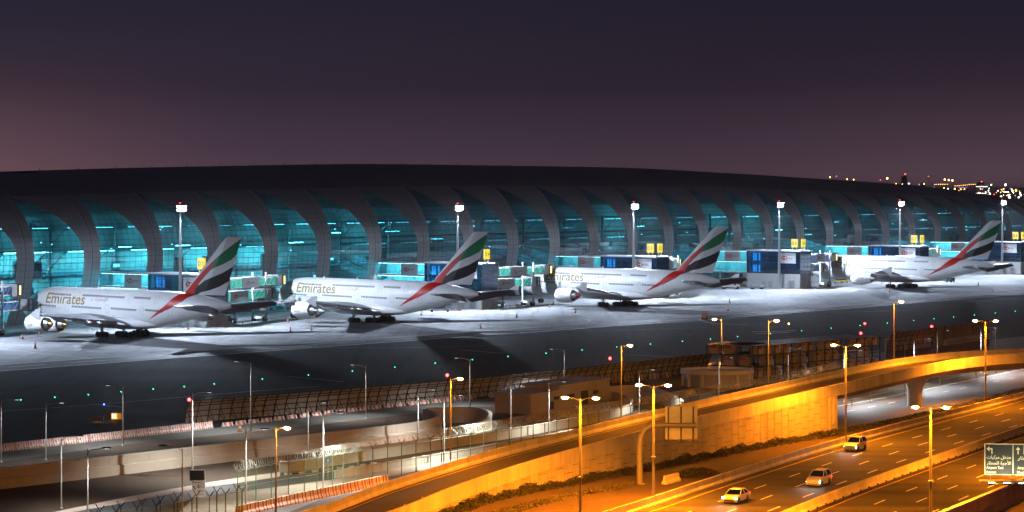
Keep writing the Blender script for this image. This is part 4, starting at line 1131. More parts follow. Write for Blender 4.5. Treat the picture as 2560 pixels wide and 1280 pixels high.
# engines
for k, (y, x0, z) in enumerate(((14.9, 23.4, 3.25), (25.7, 31.3, 4.25), (-14.9, 23.4, 3.25), (-25.7, 31.3, 4.25))):
    mb = MB(); mb.lathe([(1.42, .35), (1.55, .0), (1.72, .02), (1.9, .5), (1.98, 1.3), (1.98, 2.6), (1.88, 3.8), (1.62, 5.0), (1.55, 5.0), (1.62, 3.9), (1.5, 2.4)], (x0, y, z), 'x', 32)
    mb.v = [(x0 + (a - x0)*1.12, b_, c_) for a, b_, c_ in mb.v]
    en = mb.build('engine', M['nacelle'], jet, smooth=True, auto=60)
    mb = MB(); mb.lathe([(1.60, 4.85), (1.52, 4.86), (1.18, 4.5), (1.18, 4.3), (1.6, 4.3)], (x0, y, z), 'x', 32); mb.v = [(a + .58, b_, c_) for a, b_, c_ in mb.v]; mb.build('nozzle_ring', M['gold'], en, smooth=True, auto=40)
    mb = MB(); mb.lathe([(1.15, 4.0), (1.12, 5.2), (.86, 6.3), (.80, 6.3), (.85, 5.6)], (x0, y, z), 'x', 28); mb.v = [(a + .58, b_, c_) for a, b_, c_ in mb.v]; mb.build('core_nozzle', M['metal'], en, smooth=True, auto=40)
    mb = MB(); mb.lathe([(.66, 5.6), (.58, 6.4), (.36, 7.1), (.06, 7.65), (.0, 7.66)], (x0, y, z), 'x', 24); mb.v = [(a + .58, b_, c_) for a, b_, c_ in mb.v]; mb.build('exhaust_cone', M['gold'], en, smooth=True, auto=60)
    mb = MB(); mb.lathe([(1.5, .9), (.35, .75), (.28, .45), (.02, .2)], (x0, y, z), 'x', 24); mb.build('fan', M['dark_steel'], en, smooth=True, auto=40)
    zw = interp([(q[0], q[3]) for q in WST], abs(y)); le = interp([(q[0], q[1]) for q in WST], abs(y))
    rings = [[(x, y - w, a), (x, y + w, a), (x, y + w, b_), (x, y - w, b_)] for x, w, a, b_ in ((x0 + 1.6, .12, z + 1.8, z + 2.0), (x0 + 3.2, .3, z + 1.6, z + 2.35), (le + 1.2, .34, z + 1.3, zw + .15), (le + 5.0, .22, zw - .9, zw - .1))]
    mb = MB(); mb.loft(rings); mb.build('pylon', M['nacelle'], en, fix=True)
    if y < 0:   # calligraphic mark on the outer side of the cowling
        vs, fs = text_fit('\ufe95\ufe8d\ufead\ufe8e\ufee3', 1.7, 1.5, .015); mb = MB(); pts = []
        for px, pz in vs:
            zz = pz - .75; rr = 1.99; pts.append((x0 + 1.5 + px, y - math.sqrt(max(rr*rr - zz*zz, 0)) - .012, z + zz))
        mb.add(pts, fs); mb.build('cowling_mark', M['gold_letter'], en)
# landing gear
def wheel_me():
    mb = MB(); mb.lathe([(.30, -.24), (.58, -.26), (.70, -.17), (.70, .17), (.58, .26), (.30, .24)], (0, 0, 0), 'y', 18, 0); mb.lathe([(.0, -.20), (.30, -.2), (.30, .2), (.0, .2)], (0, 0, 0), 'y', 12, 1)
    me = mb.mesh('wheel', [M['rubber'], M['metal']], True); me.set_sharp_from_angle(angle=R(40)); return me
wme = wheel_me()
for x, y, n, zt in ((5.4, 0, 1, 3.0), (33.6, 6.2, 2, 4.0), (33.6, -6.2, 2, 4.0), (37.2, 2.6, 3, 2.6), (37.2, -2.6, 3, 2.6)):
    mb = MB(); mb.tube((x, y, .7), (x, y, zt), .22, .3, n=10); mb.tube((x - .3, y, 1.0), (x - 1.6, y*.9, zt), .1, n=6)
    L = {1: 0, 2: .85, 3: 1.7}[n]
    if L: mb.tube((x - L, y, .72), (x + L, y, .72), .16, n=8)
    gr = mb.build('landing_gear', M['gear'], jet, auto=40)
    for i in range(n):
        xx = x + (i - (n - 1)/2)*1.7
        for q in (-.62, .62): obj('wheel', wme, gr, (xx, y + q*(.9 if n > 1 else .7), .70))
# windows, doors, lettering
def on_skin(vs, fs, x0, z0, out=.012, side=-1, cut=.3):
    """wrap flat letters on the port side (local -y) of the fuselage"""
    bm = bmesh.new(); bv = [bm.verts.new((x, 0, z)) for x, z in vs]
    for f in fs:
        try: bm.faces.new([bv[i] for i in f])
        except ValueError: pass
    z = min(v[1] for v in vs) + cut
    while z < max(v[1] for v in vs):
        bmesh.ops.bisect_plane(bm, geom=bm.verts[:] + bm.edges[:] + bm.faces[:], plane_co=(0, 0, z), plane_no=(0, 0, 1)); z += cut
    for v in bm.verts:
        x, zz = x0 + v.co.x, z0 + v.co.z; v.co = (x, side*(surf_y(x, zz) + out), zz)
    me = bpy.data.meshes.new('lettering'); bm.to_mesh(me); bm.free(); return me
def letters(body, x0, z0, w, h, m, name='lettering', bold=.0, slant=0.0, out=.014):
    vs, fs = text_fit(body, w, h, bold); vs = [(x + z*slant, z) for x, z in vs]
    me = on_skin(vs, fs, x0, z0, out); me.materials.append(m); return obj(name, me, jet)
# serif caps drawn onto the plain letter forms
vs, fs = text_fit('Emirates', 14.2, 2.55, .012)
for (sx, sz, sw) in ((0, 0, .7), (0, 2.35, .7), (1.45, 2.05, .12), (1.55, 0, .12)):
    pass
me = on_skin([(x, z) for x, z in vs], fs, 9.9, 7.25, .014); me.materials.append(M['gold_letter']); obj('airline_name', me, jet)
letters('\ufe95\ufe8d\ufead\ufe8e\ufee3\ufef9\ufe8d', 26.2, 8.0, 6.0, 1.25, M['gold_letter'], 'arabic_name', .0)
letters('www.emirates.com', 10.2, 6.05, 5.6, .32, M['grey_letter'], 'web_address')
letters('A6-EUP', 55.8, 5.6, 1.9, .36, M['grey_letter'], 'registration')
def win_row(x0, x1, z0, z1, name='window_row'):
    mb = MB(); n = int((x1 - x0)/.54)
    for side in (1, -1):
        for i in range(n):
            x = x0 + i*.54; z = z0 + (z1 - z0)*(x - x0)/(x1 - x0); h, w = .23, .16
            q = [(x - w, z - h), (x + w, z - h), (x + w, z + h), (x - w, z + h)]
            mb.add([(a, side*(surf_y(a, b) + .02), b) for a, b in q], [(0, 1, 2, 3)])
    o = mb.build(name, M['window'], jet); o['kind'] = 'stuff'
for x0, x1 in ((11.9, 19.4), (22.9, 38.5), (41.2, 47.6)): win_row(x0, x1, 9.5, 9.42)
for x0, x1 in ((7.6, 14.3), (19.8, 30.8), (33.8, 43.0), (45.9, 52.1)): win_row(x0, x1, 6.75, 6.6)
def door(x, z, w=1.15, h=1.95):
    for side in (1, -1):
        mb = MB(); t_ = .06
        for a, b, c, d in ((x, z, x + w, z + t_), (x, z + h - t_, x + w, z + h), (x, z, x + t_, z + h), (x + w - t_, z, x + w, z + h)):
            n = 5
            for i in range(n):
                z0, z1 = b + (d - b)*i/n, b + (d - b)*(i + 1)/n
                mb.add([(p, side*(surf_y(p, q) + .02), q) for p, q in ((a, z0), (c, z0), (c, z1), (a, z1))], [(0, 1, 2, 3)])
        mb.build('door', M['grey_letter'], jet)
for x in (5.9, 17.2, 31.6, 43.9, 53.0): door(x, 5.55)
for x in (20.6, 39.4, 48.4): door(x, 8.25, 1.1, 1.85)
# cockpit glazing, antennas, satcom dome
mb = MB()
for side in (1, -1):
    for a in range(3):
        x0 = 1.5 + a*.62; q = [(x0, 6.75), (x0 + .55, 6.75), (x0 + .75, 7.35), (x0 + .2, 7.3)]
        mb.add([(p, side*(surf_y(p, r_) + .02), r_) for p, r_ in q], [(0, 1, 2, 3)])
mb.build('cockpit_window', M['window'], jet)
mb = MB()
for x in (16.5, 28.5): mb.extrude([(x, -.03, 11.1), (x + .6, -.03, 11.1), (x + .55, -.03, 11.75), (x + .4, -.03, 11.75)], (0, .06, 0))
mb.build('antenna', M['nacelle'], jet)
mb = MB(); mb.sphere((41, 0, 11.15), 1.0, 16, 8, sq=(1.6, .8, .35)); mb.build('satcom_dome', M['nacelle'], jet, smooth=True)
mb = MB(); mb.lathe([(.36, 0), (.38, .05), (.26, .55), (.2, .55)], (70.75, 0, 8.38), 'x', 14); mb.build('exhaust_duct', M['dark_steel'], jet, auto=40)

JETS = [((-91.7, 531.3), .895, 'white jet with gold lettering, gold engine cones, farthest left', 'gold'),
        ((-36.3, 589.2), .894, 'white jet with flag tail and silver engine nozzles, second from left', 'metal'),
        ((32.2, 670.4), .905, 'white jet with flag tail and red engine covers, third from left', 'cover_red'),
        ((139.1, 797.2), .915, 'smallest white jet with flag tail, farthest right under the floodlights', 'gold')]
MIR = Matrix.Identity(4)
def place_jet(root, pos, th):
    # heading: nose to the left and away from the road; local +x runs aft, local -y is port
    fwd = Vector((-math.sin(th), math.cos(th))); aft = -fwd
    root.rotation_euler = (0, 0, math.atan2(aft.y, aft.x)); root.location = (pos[0] - aft.x*35, pos[1] - aft.y*35, 0)
jets = [jet] + [copy_tree(jet) for _ in range(3)]
for o, (pos, th, lab, noz) in zip(jets, JETS):
    place_jet(o, pos, th); tag(o, lab, 'airliner', 'airliners parked nose-in at the gates')
    for e in o.children:
        if e.name.startswith('engine'):
            for q in e.children:
                if q.name.startswith(('nozzle_ring', 'exhaust_cone')) and noz != 'gold':
                    q.material_slots[0].link = 'OBJECT'; q.material_slots[0].material = M[noz]
# ------------------------------------------------------------------ walls of the underpass and the loop
def wall_thing(name, label, path, h, th, m, cap=.12, band=None, cat='wall', L=None):
    t = thing(name, label, cat)
    prof = [(-th/2, 0), (th/2, 0), (th/2, h), (-th/2, h)]
    if L: pieces(path, L, .03, prof, 'wall_section', m, t, step=1.2)
    else:
        mb = MB(); sweep(mb, path, prof); mb.build('wall_body', m, t, fix=True)
    if cap:
        mb = MB(); sweep(mb, path, [(-th/2 - .06, h), (th/2 + .06, h), (th/2 + .06, h + cap), (-th/2 - .06, h + cap)]); mb.build('coping', M['conc_w'], t, fix=True)
    if band:
        z0, z1, d = band
        mb = MB(); sweep(mb, path, [(th/2 + .002, z0), (th/2 + d, z0), (th/2 + d, z1 - .08), (th/2 + .002, z1)]); mb.build('wall_plinth', m, t, fix=True)
    return t
W1 = smooth([(-78, 240, 0), (-59.6, 260, 0), (-33, 290, 0), (-17.5, 306.5, 0), (-12.6, 313.5, 0), (-10.6, 320, 0), (-11.2, 326, 0), (-13, 331, 0)], 6)
wall_thing('retaining_wall', 'long beige two-step wall curving along the perimeter road on the left', W1, 2.25, .5, M['conc_b'], .14, (0, 1.25, .22), L=6.0)
U1 = smooth([(-12.6, 332.2, 0), (-8.5, 334, 0), (-5.2, 333, 0), (-3.3, 327, 0), (-3.4, 318, 0), (-5.2, 310, 0)], 6)
wall_thing('portal_wall', 'rounded pale wall enclosing the underpass portal beside the red beacon', U1, 2.25, .4, M['conc_w'], .1, L=3.0)
pb = [P(698, 1181), P(742, 1178), P(860, 1160), P(1280, 1095), P(1500, 1053), P(1562, 1036), P(1580, 1024), P(1562, 1008), P(1525, 998)]
PB = smooth([tuple(p) for p in pb], 4)
wall_thing('underpass_wall', 'pale underpass wall behind the razor-wire fence, curling round at its right end', PB, 1.25, .35, M['conc_w'], .1, L=4.0)
pf = [P(838, 1197), P(880, 1189), P(1000, 1170), P(1280, 1122), P(1440, 1090)]
wall_thing('kerb_wall', 'low bright white wall in front of the underpass road', smooth([tuple(p) for p in pf], 4), .95, .3, M['conc_w'], .08, L=3.0)
pr = [P(1500, 1003), P(1527, 1000), P(1600, 998), P(1658, 1012), P(1696, 1030), P(1706, 1042)]
wall_thing('loop_wall', 'white curved wall right of the twin-lamp post, lit brightly', smooth([tuple(p) for p in pr], 5), 2.2, .35, M['conc_w'], .1, L=3.0)
# black and white kerb stones
kt = thing('striped_kerb', 'black and white kerb stones beside the underpass road', 'kerb')
kp = smooth([tuple(P(*p)) for p in [(712, 1188), (760, 1183), (860, 1171), (940, 1160)]], 3)
pieces(kp, 1.0, .03, [(-.12, 0), (.12, 0), (.12, .22), (-.12, .22)], 'kerb_stone', [M['conc_w'], M['black']], kt, mi=lambda k: k % 2)

# ------------------------------------------------------------------ small buildings
def place_box(name, label, c0, dirv, Lx, Ly, h):
    t = thing(name, label, 'building', (c0.x, c0.y, 0), math.atan2(dirv.y, dirv.x)); return t
c0 = P(1327, 1037); c1 = P(1524, 1003); dv = (c1 - c0)
b = place_box('pump_house', 'low beige flat-roofed block with dark louvres behind the twin lamps', c0, dv, 0, 0, 0); L = dv.length
mb = MB(); mb.bb(0, L*.35, 0, 6.5, 0, 3.0); mb.bb(L*.35, L, 0, 6.5, 0, 3.6); mb.build('wall', M['conc_b'], b)
mb = MB(); mb.bb(-.15, L*.35 - .02, -.15, 6.6, 3.0, 3.2); mb.bb(L*.35 - .15, L + .15, -.15, 6.6, 3.6, 3.85); mb.build('roof', M['conc_b'], b)
for x, w, z, h in ((L*.28, 1.6, 1.7, .5), (L*.33 - 2.6, 1.2, .3, 1.2), (L*.45, 2.2, 1.6, .6), (L*.62, 2.4, .2, 2.2), (L*.78, 1.6, 1.6, .6)):
    mb = MB(); mb.bb(x, x + w, -.05, .02, z, z + h)
    for k in range(4): mb.bb(x, x + w, -.09, -.05, z + h*k/4, z + h*k/4 + .05)
    mb.build('louvre', M['dark_steel'], b)
ctr = P(1801, 972); ctr.y += 6
d = thing('drum_building', 'round white-rimmed pump building with columns behind the razor wire', 'building', ctr)
ell = lambda r, z, n=40: [(r*6.4*math.cos(2*PI*i/n), r*5.2*math.sin(2*PI*i/n), z) for i in range(n)]
mb = MB(); mb.loft([ell(.93, 0), ell(.93, 2.3)]); mb.build('wall', M['grey_panel'], d, auto=30)
mb = MB(); mb.loft([ell(1, 2.3), ell(1.02, 2.3), ell(1.02, 3.0), ell(.97, 3.0), ell(.97, 2.6)], caps=True); mb.build('roof_rim', M['white_paint'], d, auto=30)
for k in range(12):
    a = 2*PI*k/12; mb = MB(); mb.box((6.1*math.cos(a), 4.95*math.sin(a), 1.15), (.5, .5, 2.3), a); mb.build('column', M['white_paint'], d)

# ------------------------------------------------------------------ storage racks
def rack(label, a, bq, depth, h, levels, seed):
    a, bq = Vector(a), Vector(bq); dv = bq - a; L = dv.length; rz = math.atan2(dv.y, dv.x); random.seed(seed)
    r = thing('storage_rack', label, 'storage rack', (a.x, a.y, 0), rz)
    nb = max(3, round(L / 2.6)); bw = L / nb
    for k in range(nb + 1):
        mb = MB()
        for y in (0, depth): mb.bb(k*bw - .09, k*bw + .09, y - .09, y + .09, 0, h)
        mb.tube((k*bw, 0, 0), (k*bw, depth, h/levels), .05, n=4); mb.build('upright', M['dark_steel'], r)
    for lv in range(levels):
        z = h/levels*lv + .25; mb = MB(); mb.bb(0, L, -.08, depth + .08, z, z + .16); mb.build('shelf', M['dark_steel'], r)
        mb = MB(); mb.tube((0, -.1, z + 1.05), (L, -.1, z + 1.05), .04, n=5); mb.build('guard_rail', M['steel'], r)
    mb = MB(); mb.bb(-.2, L + .2, -.2, depth + .2, h - .1, h); mb.build('top_deck', M['dark_steel'], r)
    items = []
    for lv in range(levels):
        for k in range(nb):
            if random.random() < .22: continue
            items.append((k, lv, random.random()))
    return r, items, bw, h/levels, rz, a
cont = thing('freight_container', '', 'container')
mb = MB(); rr = [(0, 0), (1.95, 0), (1.95, 1.25), (1.5, 1.6), (0, 1.6)]
mb.extrude([(x, 0, z) for x, z in rr], (0, 1.5, 0)); mb.build('shell', M['grey_panel'], cont)
mb = MB(); mb.bb(.12, 1.4, -.04, -.01, .95, 1.4); mb.build('curtain', M['red_paint'], cont)
mb = MB(); mb.bb(-.02, 1.97, -.03, 1.53, -.08, 0); mb.build('base_plate', M['steel'], cont)
used = False; ci = 0
for lab, a, bq, dp, seed in (('dark steel storage rack with white containers at the end of the curved blast fence', (36.0, 413.5), (44.0, 409.5), 9, 3), ('long three-level dark storage rack holding rust-coloured freight containers', (45.0, 409.2), (71.8, 436.5), 8, 5)):
    r, items, bw, lh, rz, a = rack(lab, a, bq, dp, 6.2, 3, seed)
    for (k, lv, q) in items:
        o = cont if not used else copy_tree(cont); used = True
        u = Vector((math.cos(rz), math.sin(rz))); nn = Vector((-u.y, u.x)); p = a + u*(k*bw + .25) + nn*(.25 + .4*q)
        o.location = (p.x, p.y, lh*lv + .25 + .16 + .08); o.rotation_euler = (0, 0, rz)
        tag(o, 'grey freight container with red curtain in the dark rack, %s from its left foot' % nth(ci), 'container', 'containers in the storage racks'); ci += 1
        if q > .6:
            for ch in o.children:
                if ch.name.startswith('shell'): ch.material_slots[0].link = 'OBJECT'; ch.material_slots[0].material = M['conc_b']

# ------------------------------------------------------------------ blast fences
def blast_fence(label, path, h, lean, bay, m=None):
    t = thing('blast_fence', label, 'blast fence')
    L = plen(path); nb = round(L / bay); rows = 4
    curve_ = [(0, 0), (.10, .25), (.28, .5), (.56, .76), (1.0, 1.0)]
    def sec(f): 
        x = cinterp([(q[1], q[0]) for q in curve_], f); return x*lean, f*h
    for k in range(nb):
        a, ta = at_len(path, L*k/nb + .02); b_, tb = at_len(path, L*(k+1)/nb - .02)
        na, nb_ = Vector((ta.y, -ta.x)), Vector((tb.y, -tb.x))
        for r in range(rows):
            mb = MB(); f0, f1 = r/rows + .006, (r+1)/rows - .006
            (x0, z0), (x1, z1) = sec(f0), sec(f1)
            q = [(a.x + na.x*x0, a.y + na.y*x0, z0), (b_.x + nb_.x*x0, b_.y + nb_.y*x0, z0), (b_.x + nb_.x*x1, b_.y + nb_.y*x1, z1), (a.x + na.x*x1, a.y + na.y*x1, z1)]
            mb.extrude(q, (-na.x*.05, -na.y*.05, 0)); mb.build('panel', m or M['grey_panel'], t)
    for k in range(nb + 1):
        a, ta = at_len(path, L*k/nb); na = Vector((ta.y, -ta.x)); mb = MB(); pts = []
        for i in range(7):
            x, z = sec(i/6); pts.append((a.x + na.x*(x + .10), a.y + na.y*(x + .10), z))
        mb.path(pts, .09, n=5)
        x, z = sec(.55); mb.tube((a.x + na.x*(x + .1), a.y + na.y*(x + .1), z), (a.x + na.x*2.0, a.y + na.y*2.0, 0), .06, n=5)
        x, z = sec(.25); mb.tube((a.x + na.x*(x + .1), a.y + na.y*(x + .1), z), (a.x + na.x*2.0, a.y + na.y*2.0, 0), .05, n=5)
        mb.build('rib', M['dark_steel'], t)
    for f in (.26, .5, .74, .86, .985):
        x, z = sec(f); mb = MB(); mb.path([(p[0], p[1], z) for p in offset(path, x + .09)], .07, n=5); mb.build('rail', M['dark_steel'], t)
    return t
BF = smooth([tuple(P(461, 1058)), tuple(P(960, 1015)), tuple(P(1280, 985)), tuple(P(1677, 938)), tuple(P(1765, 927))], 5)
blast_fence('long curved grey blast fence with dark steel ribs along the taxiway', BF, 3.45, 1.35, 2.05)
BF2 = smooth([tuple(P(2215, 880)), tuple(P(2270, 874)), tuple(P(2328, 868))], 5)
blast_fence('short curved blast fence beyond the storage racks, under the red beacon', BF2, 4.2, 1.5, 2.4)
cw = thing('corrugated_fence', 'tall brown corrugated fence right of the short blast fence', 'fence')
cpth = [tuple(P(2332, 867)), tuple(P(2475, 844))]
Lc = plen(cpth); nb = 14
for k in range(nb):
    a, ta = at_len(cpth, Lc*(k + .06)/nb); b_, _ = at_len(cpth, Lc*(k + .86)/nb); nn = Vector((ta.y, -ta.x))
    mb = MB(); mb.extrude([(a.x, a.y, 0), (b_.x, b_.y, 0), (b_.x, b_.y, 4.3), (a.x, a.y, 4.3)], (nn.x*.25, nn.y*.25, 0)); mb.build('panel', M['conc_b'], cw, fix=True)
mb = MB(); mb.extrude([(cpth[0][0], cpth[0][1], 0), (cpth[1][0], cpth[1][1], 0), (cpth[1][0], cpth[1][1], 4.2), (cpth[0][0], cpth[0][1], 4.2)], (-nn.x*.1, -nn.y*.1, 0)); mb.build('backing', M['dark_steel'], cw, fix=True)

# ------------------------------------------------------------------ loose barriers
def stripe_mat(name, per, wob, worn):
    m, t, b = new_mat(name); b.inputs['Roughness'].default_value = .7
    tc = t.nodes.new('ShaderNodeTexCoord'); sp = t.nodes.new('ShaderNodeSeparateXYZ'); t.links.new(tc.outputs['Object'], sp.inputs[0])
    nz = t.nodes.new('ShaderNodeTexNoise'); nz.inputs['Scale'].default_value = 2.2; nz.inputs['Detail'].default_value = 5; t.links.new(tc.outputs['Object'], nz.inputs['Vector'])
    a = t.nodes.new('ShaderNodeMath'); a.operation = 'MULTIPLY_ADD'; t.links.new(nz.outputs['Fac'], a.inputs[0]); a.inputs[1].default_value = wob; t.links.new(sp.outputs['X'], a.inputs[2])
    f = t.nodes.new('ShaderNodeMath'); f.operation = 'PINGPONG'; t.links.new(a.outputs[0], f.inputs[0]); f.inputs[1].default_value = per
    g = t.nodes.new('ShaderNodeMath'); g.operation = 'GREATER_THAN'; t.links.new(f.outputs[0], g.inputs[0]); g.inputs[1].default_value = per*.55
    k = t.nodes.new('ShaderNodeMapRange'); k.inputs[1].default_value = .35; k.inputs[2].default_value = .6; k.inputs[3].default_value = worn; k.inputs[4].default_value = 1; t.links.new(nz.outputs['Fac'], k.inputs[0])
    h = t.nodes.new('ShaderNodeMath'); h.operation = 'MULTIPLY'; t.links.new(g.outputs[0], h.inputs[0]); t.links.new(k.outputs[0], h.inputs[1])
    mx = t.nodes.new('ShaderNodeMix'); mx.data_type = 'RGBA'; mx.inputs[6].default_value = (.66, .63, .60, 1); mx.inputs[7].default_value = (.45, .07, .06, 1); t.links.new(h.outputs[0], mx.inputs[0])
    t.links.new(mx.outputs[2], b.inputs['Base Color']); return m
M['stripe_worn'] = stripe_mat('worn_red_stripes', .22, .30, .15)
M['stripe'] = stripe_mat('red_stripes', .30, .06, .8)
M['stripe_block'] = stripe_mat('block_stripes', .55, .05, .6)
def barrier_mesh(name, L, h, w, m):
    mb = MB(); pr = [(-w/2, 0), (w/2, 0), (w/2, h*.22), (w*.2, h*.5), (w*.16, h), (-w*.16, h), (-w*.2, h*.5), (-w/2, h*.22)]
    mb.loft([[(x, y, z) for y, z in pr] for x in (-L/2, L/2)]); me = mb.mesh(name, m)
    bm = bmesh.new(); bm.from_mesh(me); bmesh.ops.recalc_face_normals(bm, faces=bm.faces); bm.to_mesh(me); bm.free(); return me
def row(name, path, L, gap, me, label, cat, group, skip=()):
    tot = plen(path); n = int(tot // (L + gap))
    for k in range(n):
        if k in skip: continue
        p, tt = at_len(path, (k + .5)*(L + gap)); o = obj(name, me, None, (p.x, p.y, 0), math.atan2(tt.y, tt.x) + R(random.uniform(-1.2, 1.2)))
        tag(o, label % nth(k), cat, group)
random.seed(21)
row('jersey_barrier', [tuple(P(-30, 1133)), tuple(P(545, 1069))], 2.05, .06, barrier_mesh('jersey_barrier', 2.05, 1.05, .6, M['stripe_worn']), 'worn red and white jersey barrier beside the perimeter road, %s from the left', 'barrier', 'worn jersey barriers along the taxiway')
row('kerb_block', smooth([tuple(P(552, 1068)), tuple(P(960, 1020.5)), tuple(P(1275, 989))], 4), 2.0, .75, barrier_mesh('kerb_block', 2.0, .62, .5, M['stripe_block']), 'low red and white concrete block below the blast fence, %s from the left', 'barrier', 'low striped blocks below the blast fence', skip=(21,))
row('striped_barrier', [tuple(P(590, 1293)), tuple(P(700, 1268)), tuple(P(985, 1207))], 1.5, .02, barrier_mesh('striped_barrier', 1.5, 1.15, .55, M['stripe']), 'clean candy-striped red and white barrier at the ramp foot, %s from the left', 'barrier', 'candy-striped barriers at the foot of the ramp')
row('jersey_barrier', [tuple(P(1316, 984)), tuple(P(1398, 973))], 1.6, .05, barrier_mesh('jersey_barrier', 1.6, 1.1, .6, M['stripe_block']), 'red and white barrier left of the beige pump block, %s from the left', 'barrier', 'barriers by the pump block')
row('jersey_barrier', [tuple(P(1522, 958)), tuple(P(1700, 942))], 1.9, 1.6, barrier_mesh('jersey_barrier', 1.9, 1.1, .6, M['stripe_block']), 'orange-lit striped barrier at the right end of the blast fence, %s from the left', 'barrier', 'barriers at the end of the blast fence')
row('white_barrier', [tuple(P(2362, 864)), tuple(P(2478, 847))], 1.1, .1, barrier_mesh('white_barrier', 1.1, 1.4, .7, M['white_paint']), 'white plastic barrier in the row before the corrugated fence, %s from the left', 'barrier', 'white barriers before the corrugated fence')
row('ground_block', [tuple(P(1660, 1211)), tuple(P(1712, 1199))], 1.7, .12, barrier_mesh('ground_block', 1.7, 1.0, .7, M['conc']), 'loose concrete barrier lying at the foot of the sign pole, %s from the left', 'barrier', 'loose barriers at the sign pole')

# ------------------------------------------------------------------ security fences with razor wire
M['fence_mesh'] = glass('fence_mesh', (.80, .84, .74), .0, .5, .14, (.20, .26, .13))
def fence(label, pix, zf, coil, mesh=True, d_end=None, sp=None):
    """pix: pixel positions of the post forks, zf the fork height"""
    pts = [P(u, v, zf) for u, v in pix]
    t = thing('security_fence', label, 'fence')
    for i, p in enumerate(pts):
        a, b_ = pts[max(i-1, 0)], pts[min(i+1, len(pts)-1)]; dv = Vector((b_.x - a.x, b_.y - a.y)).normalized(); nn = Vector((dv.y, -dv.x))
        mb = MB(); mb.tube((p.x, p.y, 0), (p.x, p.y, zf), .06, n=6)
        for sg in (-1, 1): mb.tube((p.x, p.y, zf - .03), (p.x + nn.x*sg*.55, p.y + nn.y*sg*.55, zf + .58), .045, n=5)
        mb.build('post', M['green_post'], t)
    if mesh:
        for i in range(len(pts) - 1):
            a, b_ = pts[i], pts[i+1]; mb = MB(); mb.quad((a.x, a.y, .1), (b_.x, b_.y, .1), (b_.x, b_.y, zf), (a.x, a.y, zf)); mb.build('mesh_panel', M['fence_mesh'], t)
        mb = MB()
        for z in (.12, zf*.5, zf - .02): mb.path([(p.x, p.y, z) for p in pts], .022, n=4)
        mb.build('line_wire', M['steel'], t)
    if coil:
        pth = [(p.x, p.y, zf + .45) for p in pts]; L = plen(pth); mb = MB(); cp = []
        n = int(L / .42) * 14; random.seed(3)
        for i in range(n + 1):
            c, tt = at_len(pth, L*i/n); a = 2*PI*i/14; nn = Vector((tt.y, -tt.x)); rr = .55 + .05*math.sin(i*.13)
            cp.append((c.x + nn.x*rr*math.cos(a), c.y + nn.y*rr*math.cos(a), c.z + rr*math.sin(a)))
        mb.path(cp, .022, n=3); mb.build('razor_coil', M['razor'], t)
    return t
main_forks = [(594, 1176), (640, 1167), (678, 1160), (721, 1153), (761, 1148), (792, 1143), (831, 1136), (858, 1131), (895, 1126), (932, 1119), (969, 1114), (1004, 1109), (1040, 1104), (1076, 1098), (1104, 1093), (1144, 1086), (1176, 1082), (1209, 1076), (1241, 1070), (1273, 1065), (1303, 1059), (1333, 1054), (1362, 1050), (1392, 1045), (1421, 1041), (1445, 1037), (1470, 1032), (1497, 1028), (1524, 1023), (1552, 1018), (1576, 1014), (1600, 1010), (1627, 1006), (1652, 1002), (1676, 998), (1699, 994), (1723, 990), (1747, 986), (1770, 983), (1792, 979), (1815, 975), (1837, 972), (1858, 968), (1885, 963), (1915, 957), (1945, 951), (1975, 945), (2005, 939), (2035, 932), (2065, 925), (2098, 918)]
fence('long green security fence topped with coiled razor wire, running up to the bridge', main_forks, 3.9, True)
fence('short fence of green forked posts without wire, nearest the bottom left', [(235, 1288), (290, 1279), (342, 1271), (391, 1264), (436, 1256), (480, 1248), (524, 1241), (564, 1234), (605, 1226)], 3.6, False, True)
fence('second row of green forked posts just behind the nearest fence', [(250, 1277), (302, 1268), (355, 1260), (401, 1253), (444, 1246), (492, 1238), (542, 1231), (592, 1224)], 3.6, False, False)
fence('dark wire fence along the road seen under the bridge', [(2085, 990), (2130, 981), (2175, 972), (2220, 963), (2262, 954), (2305, 945), (2350, 935), (2395, 926), (2440, 916), (2490, 905), (2540, 894)], 2.2, True)

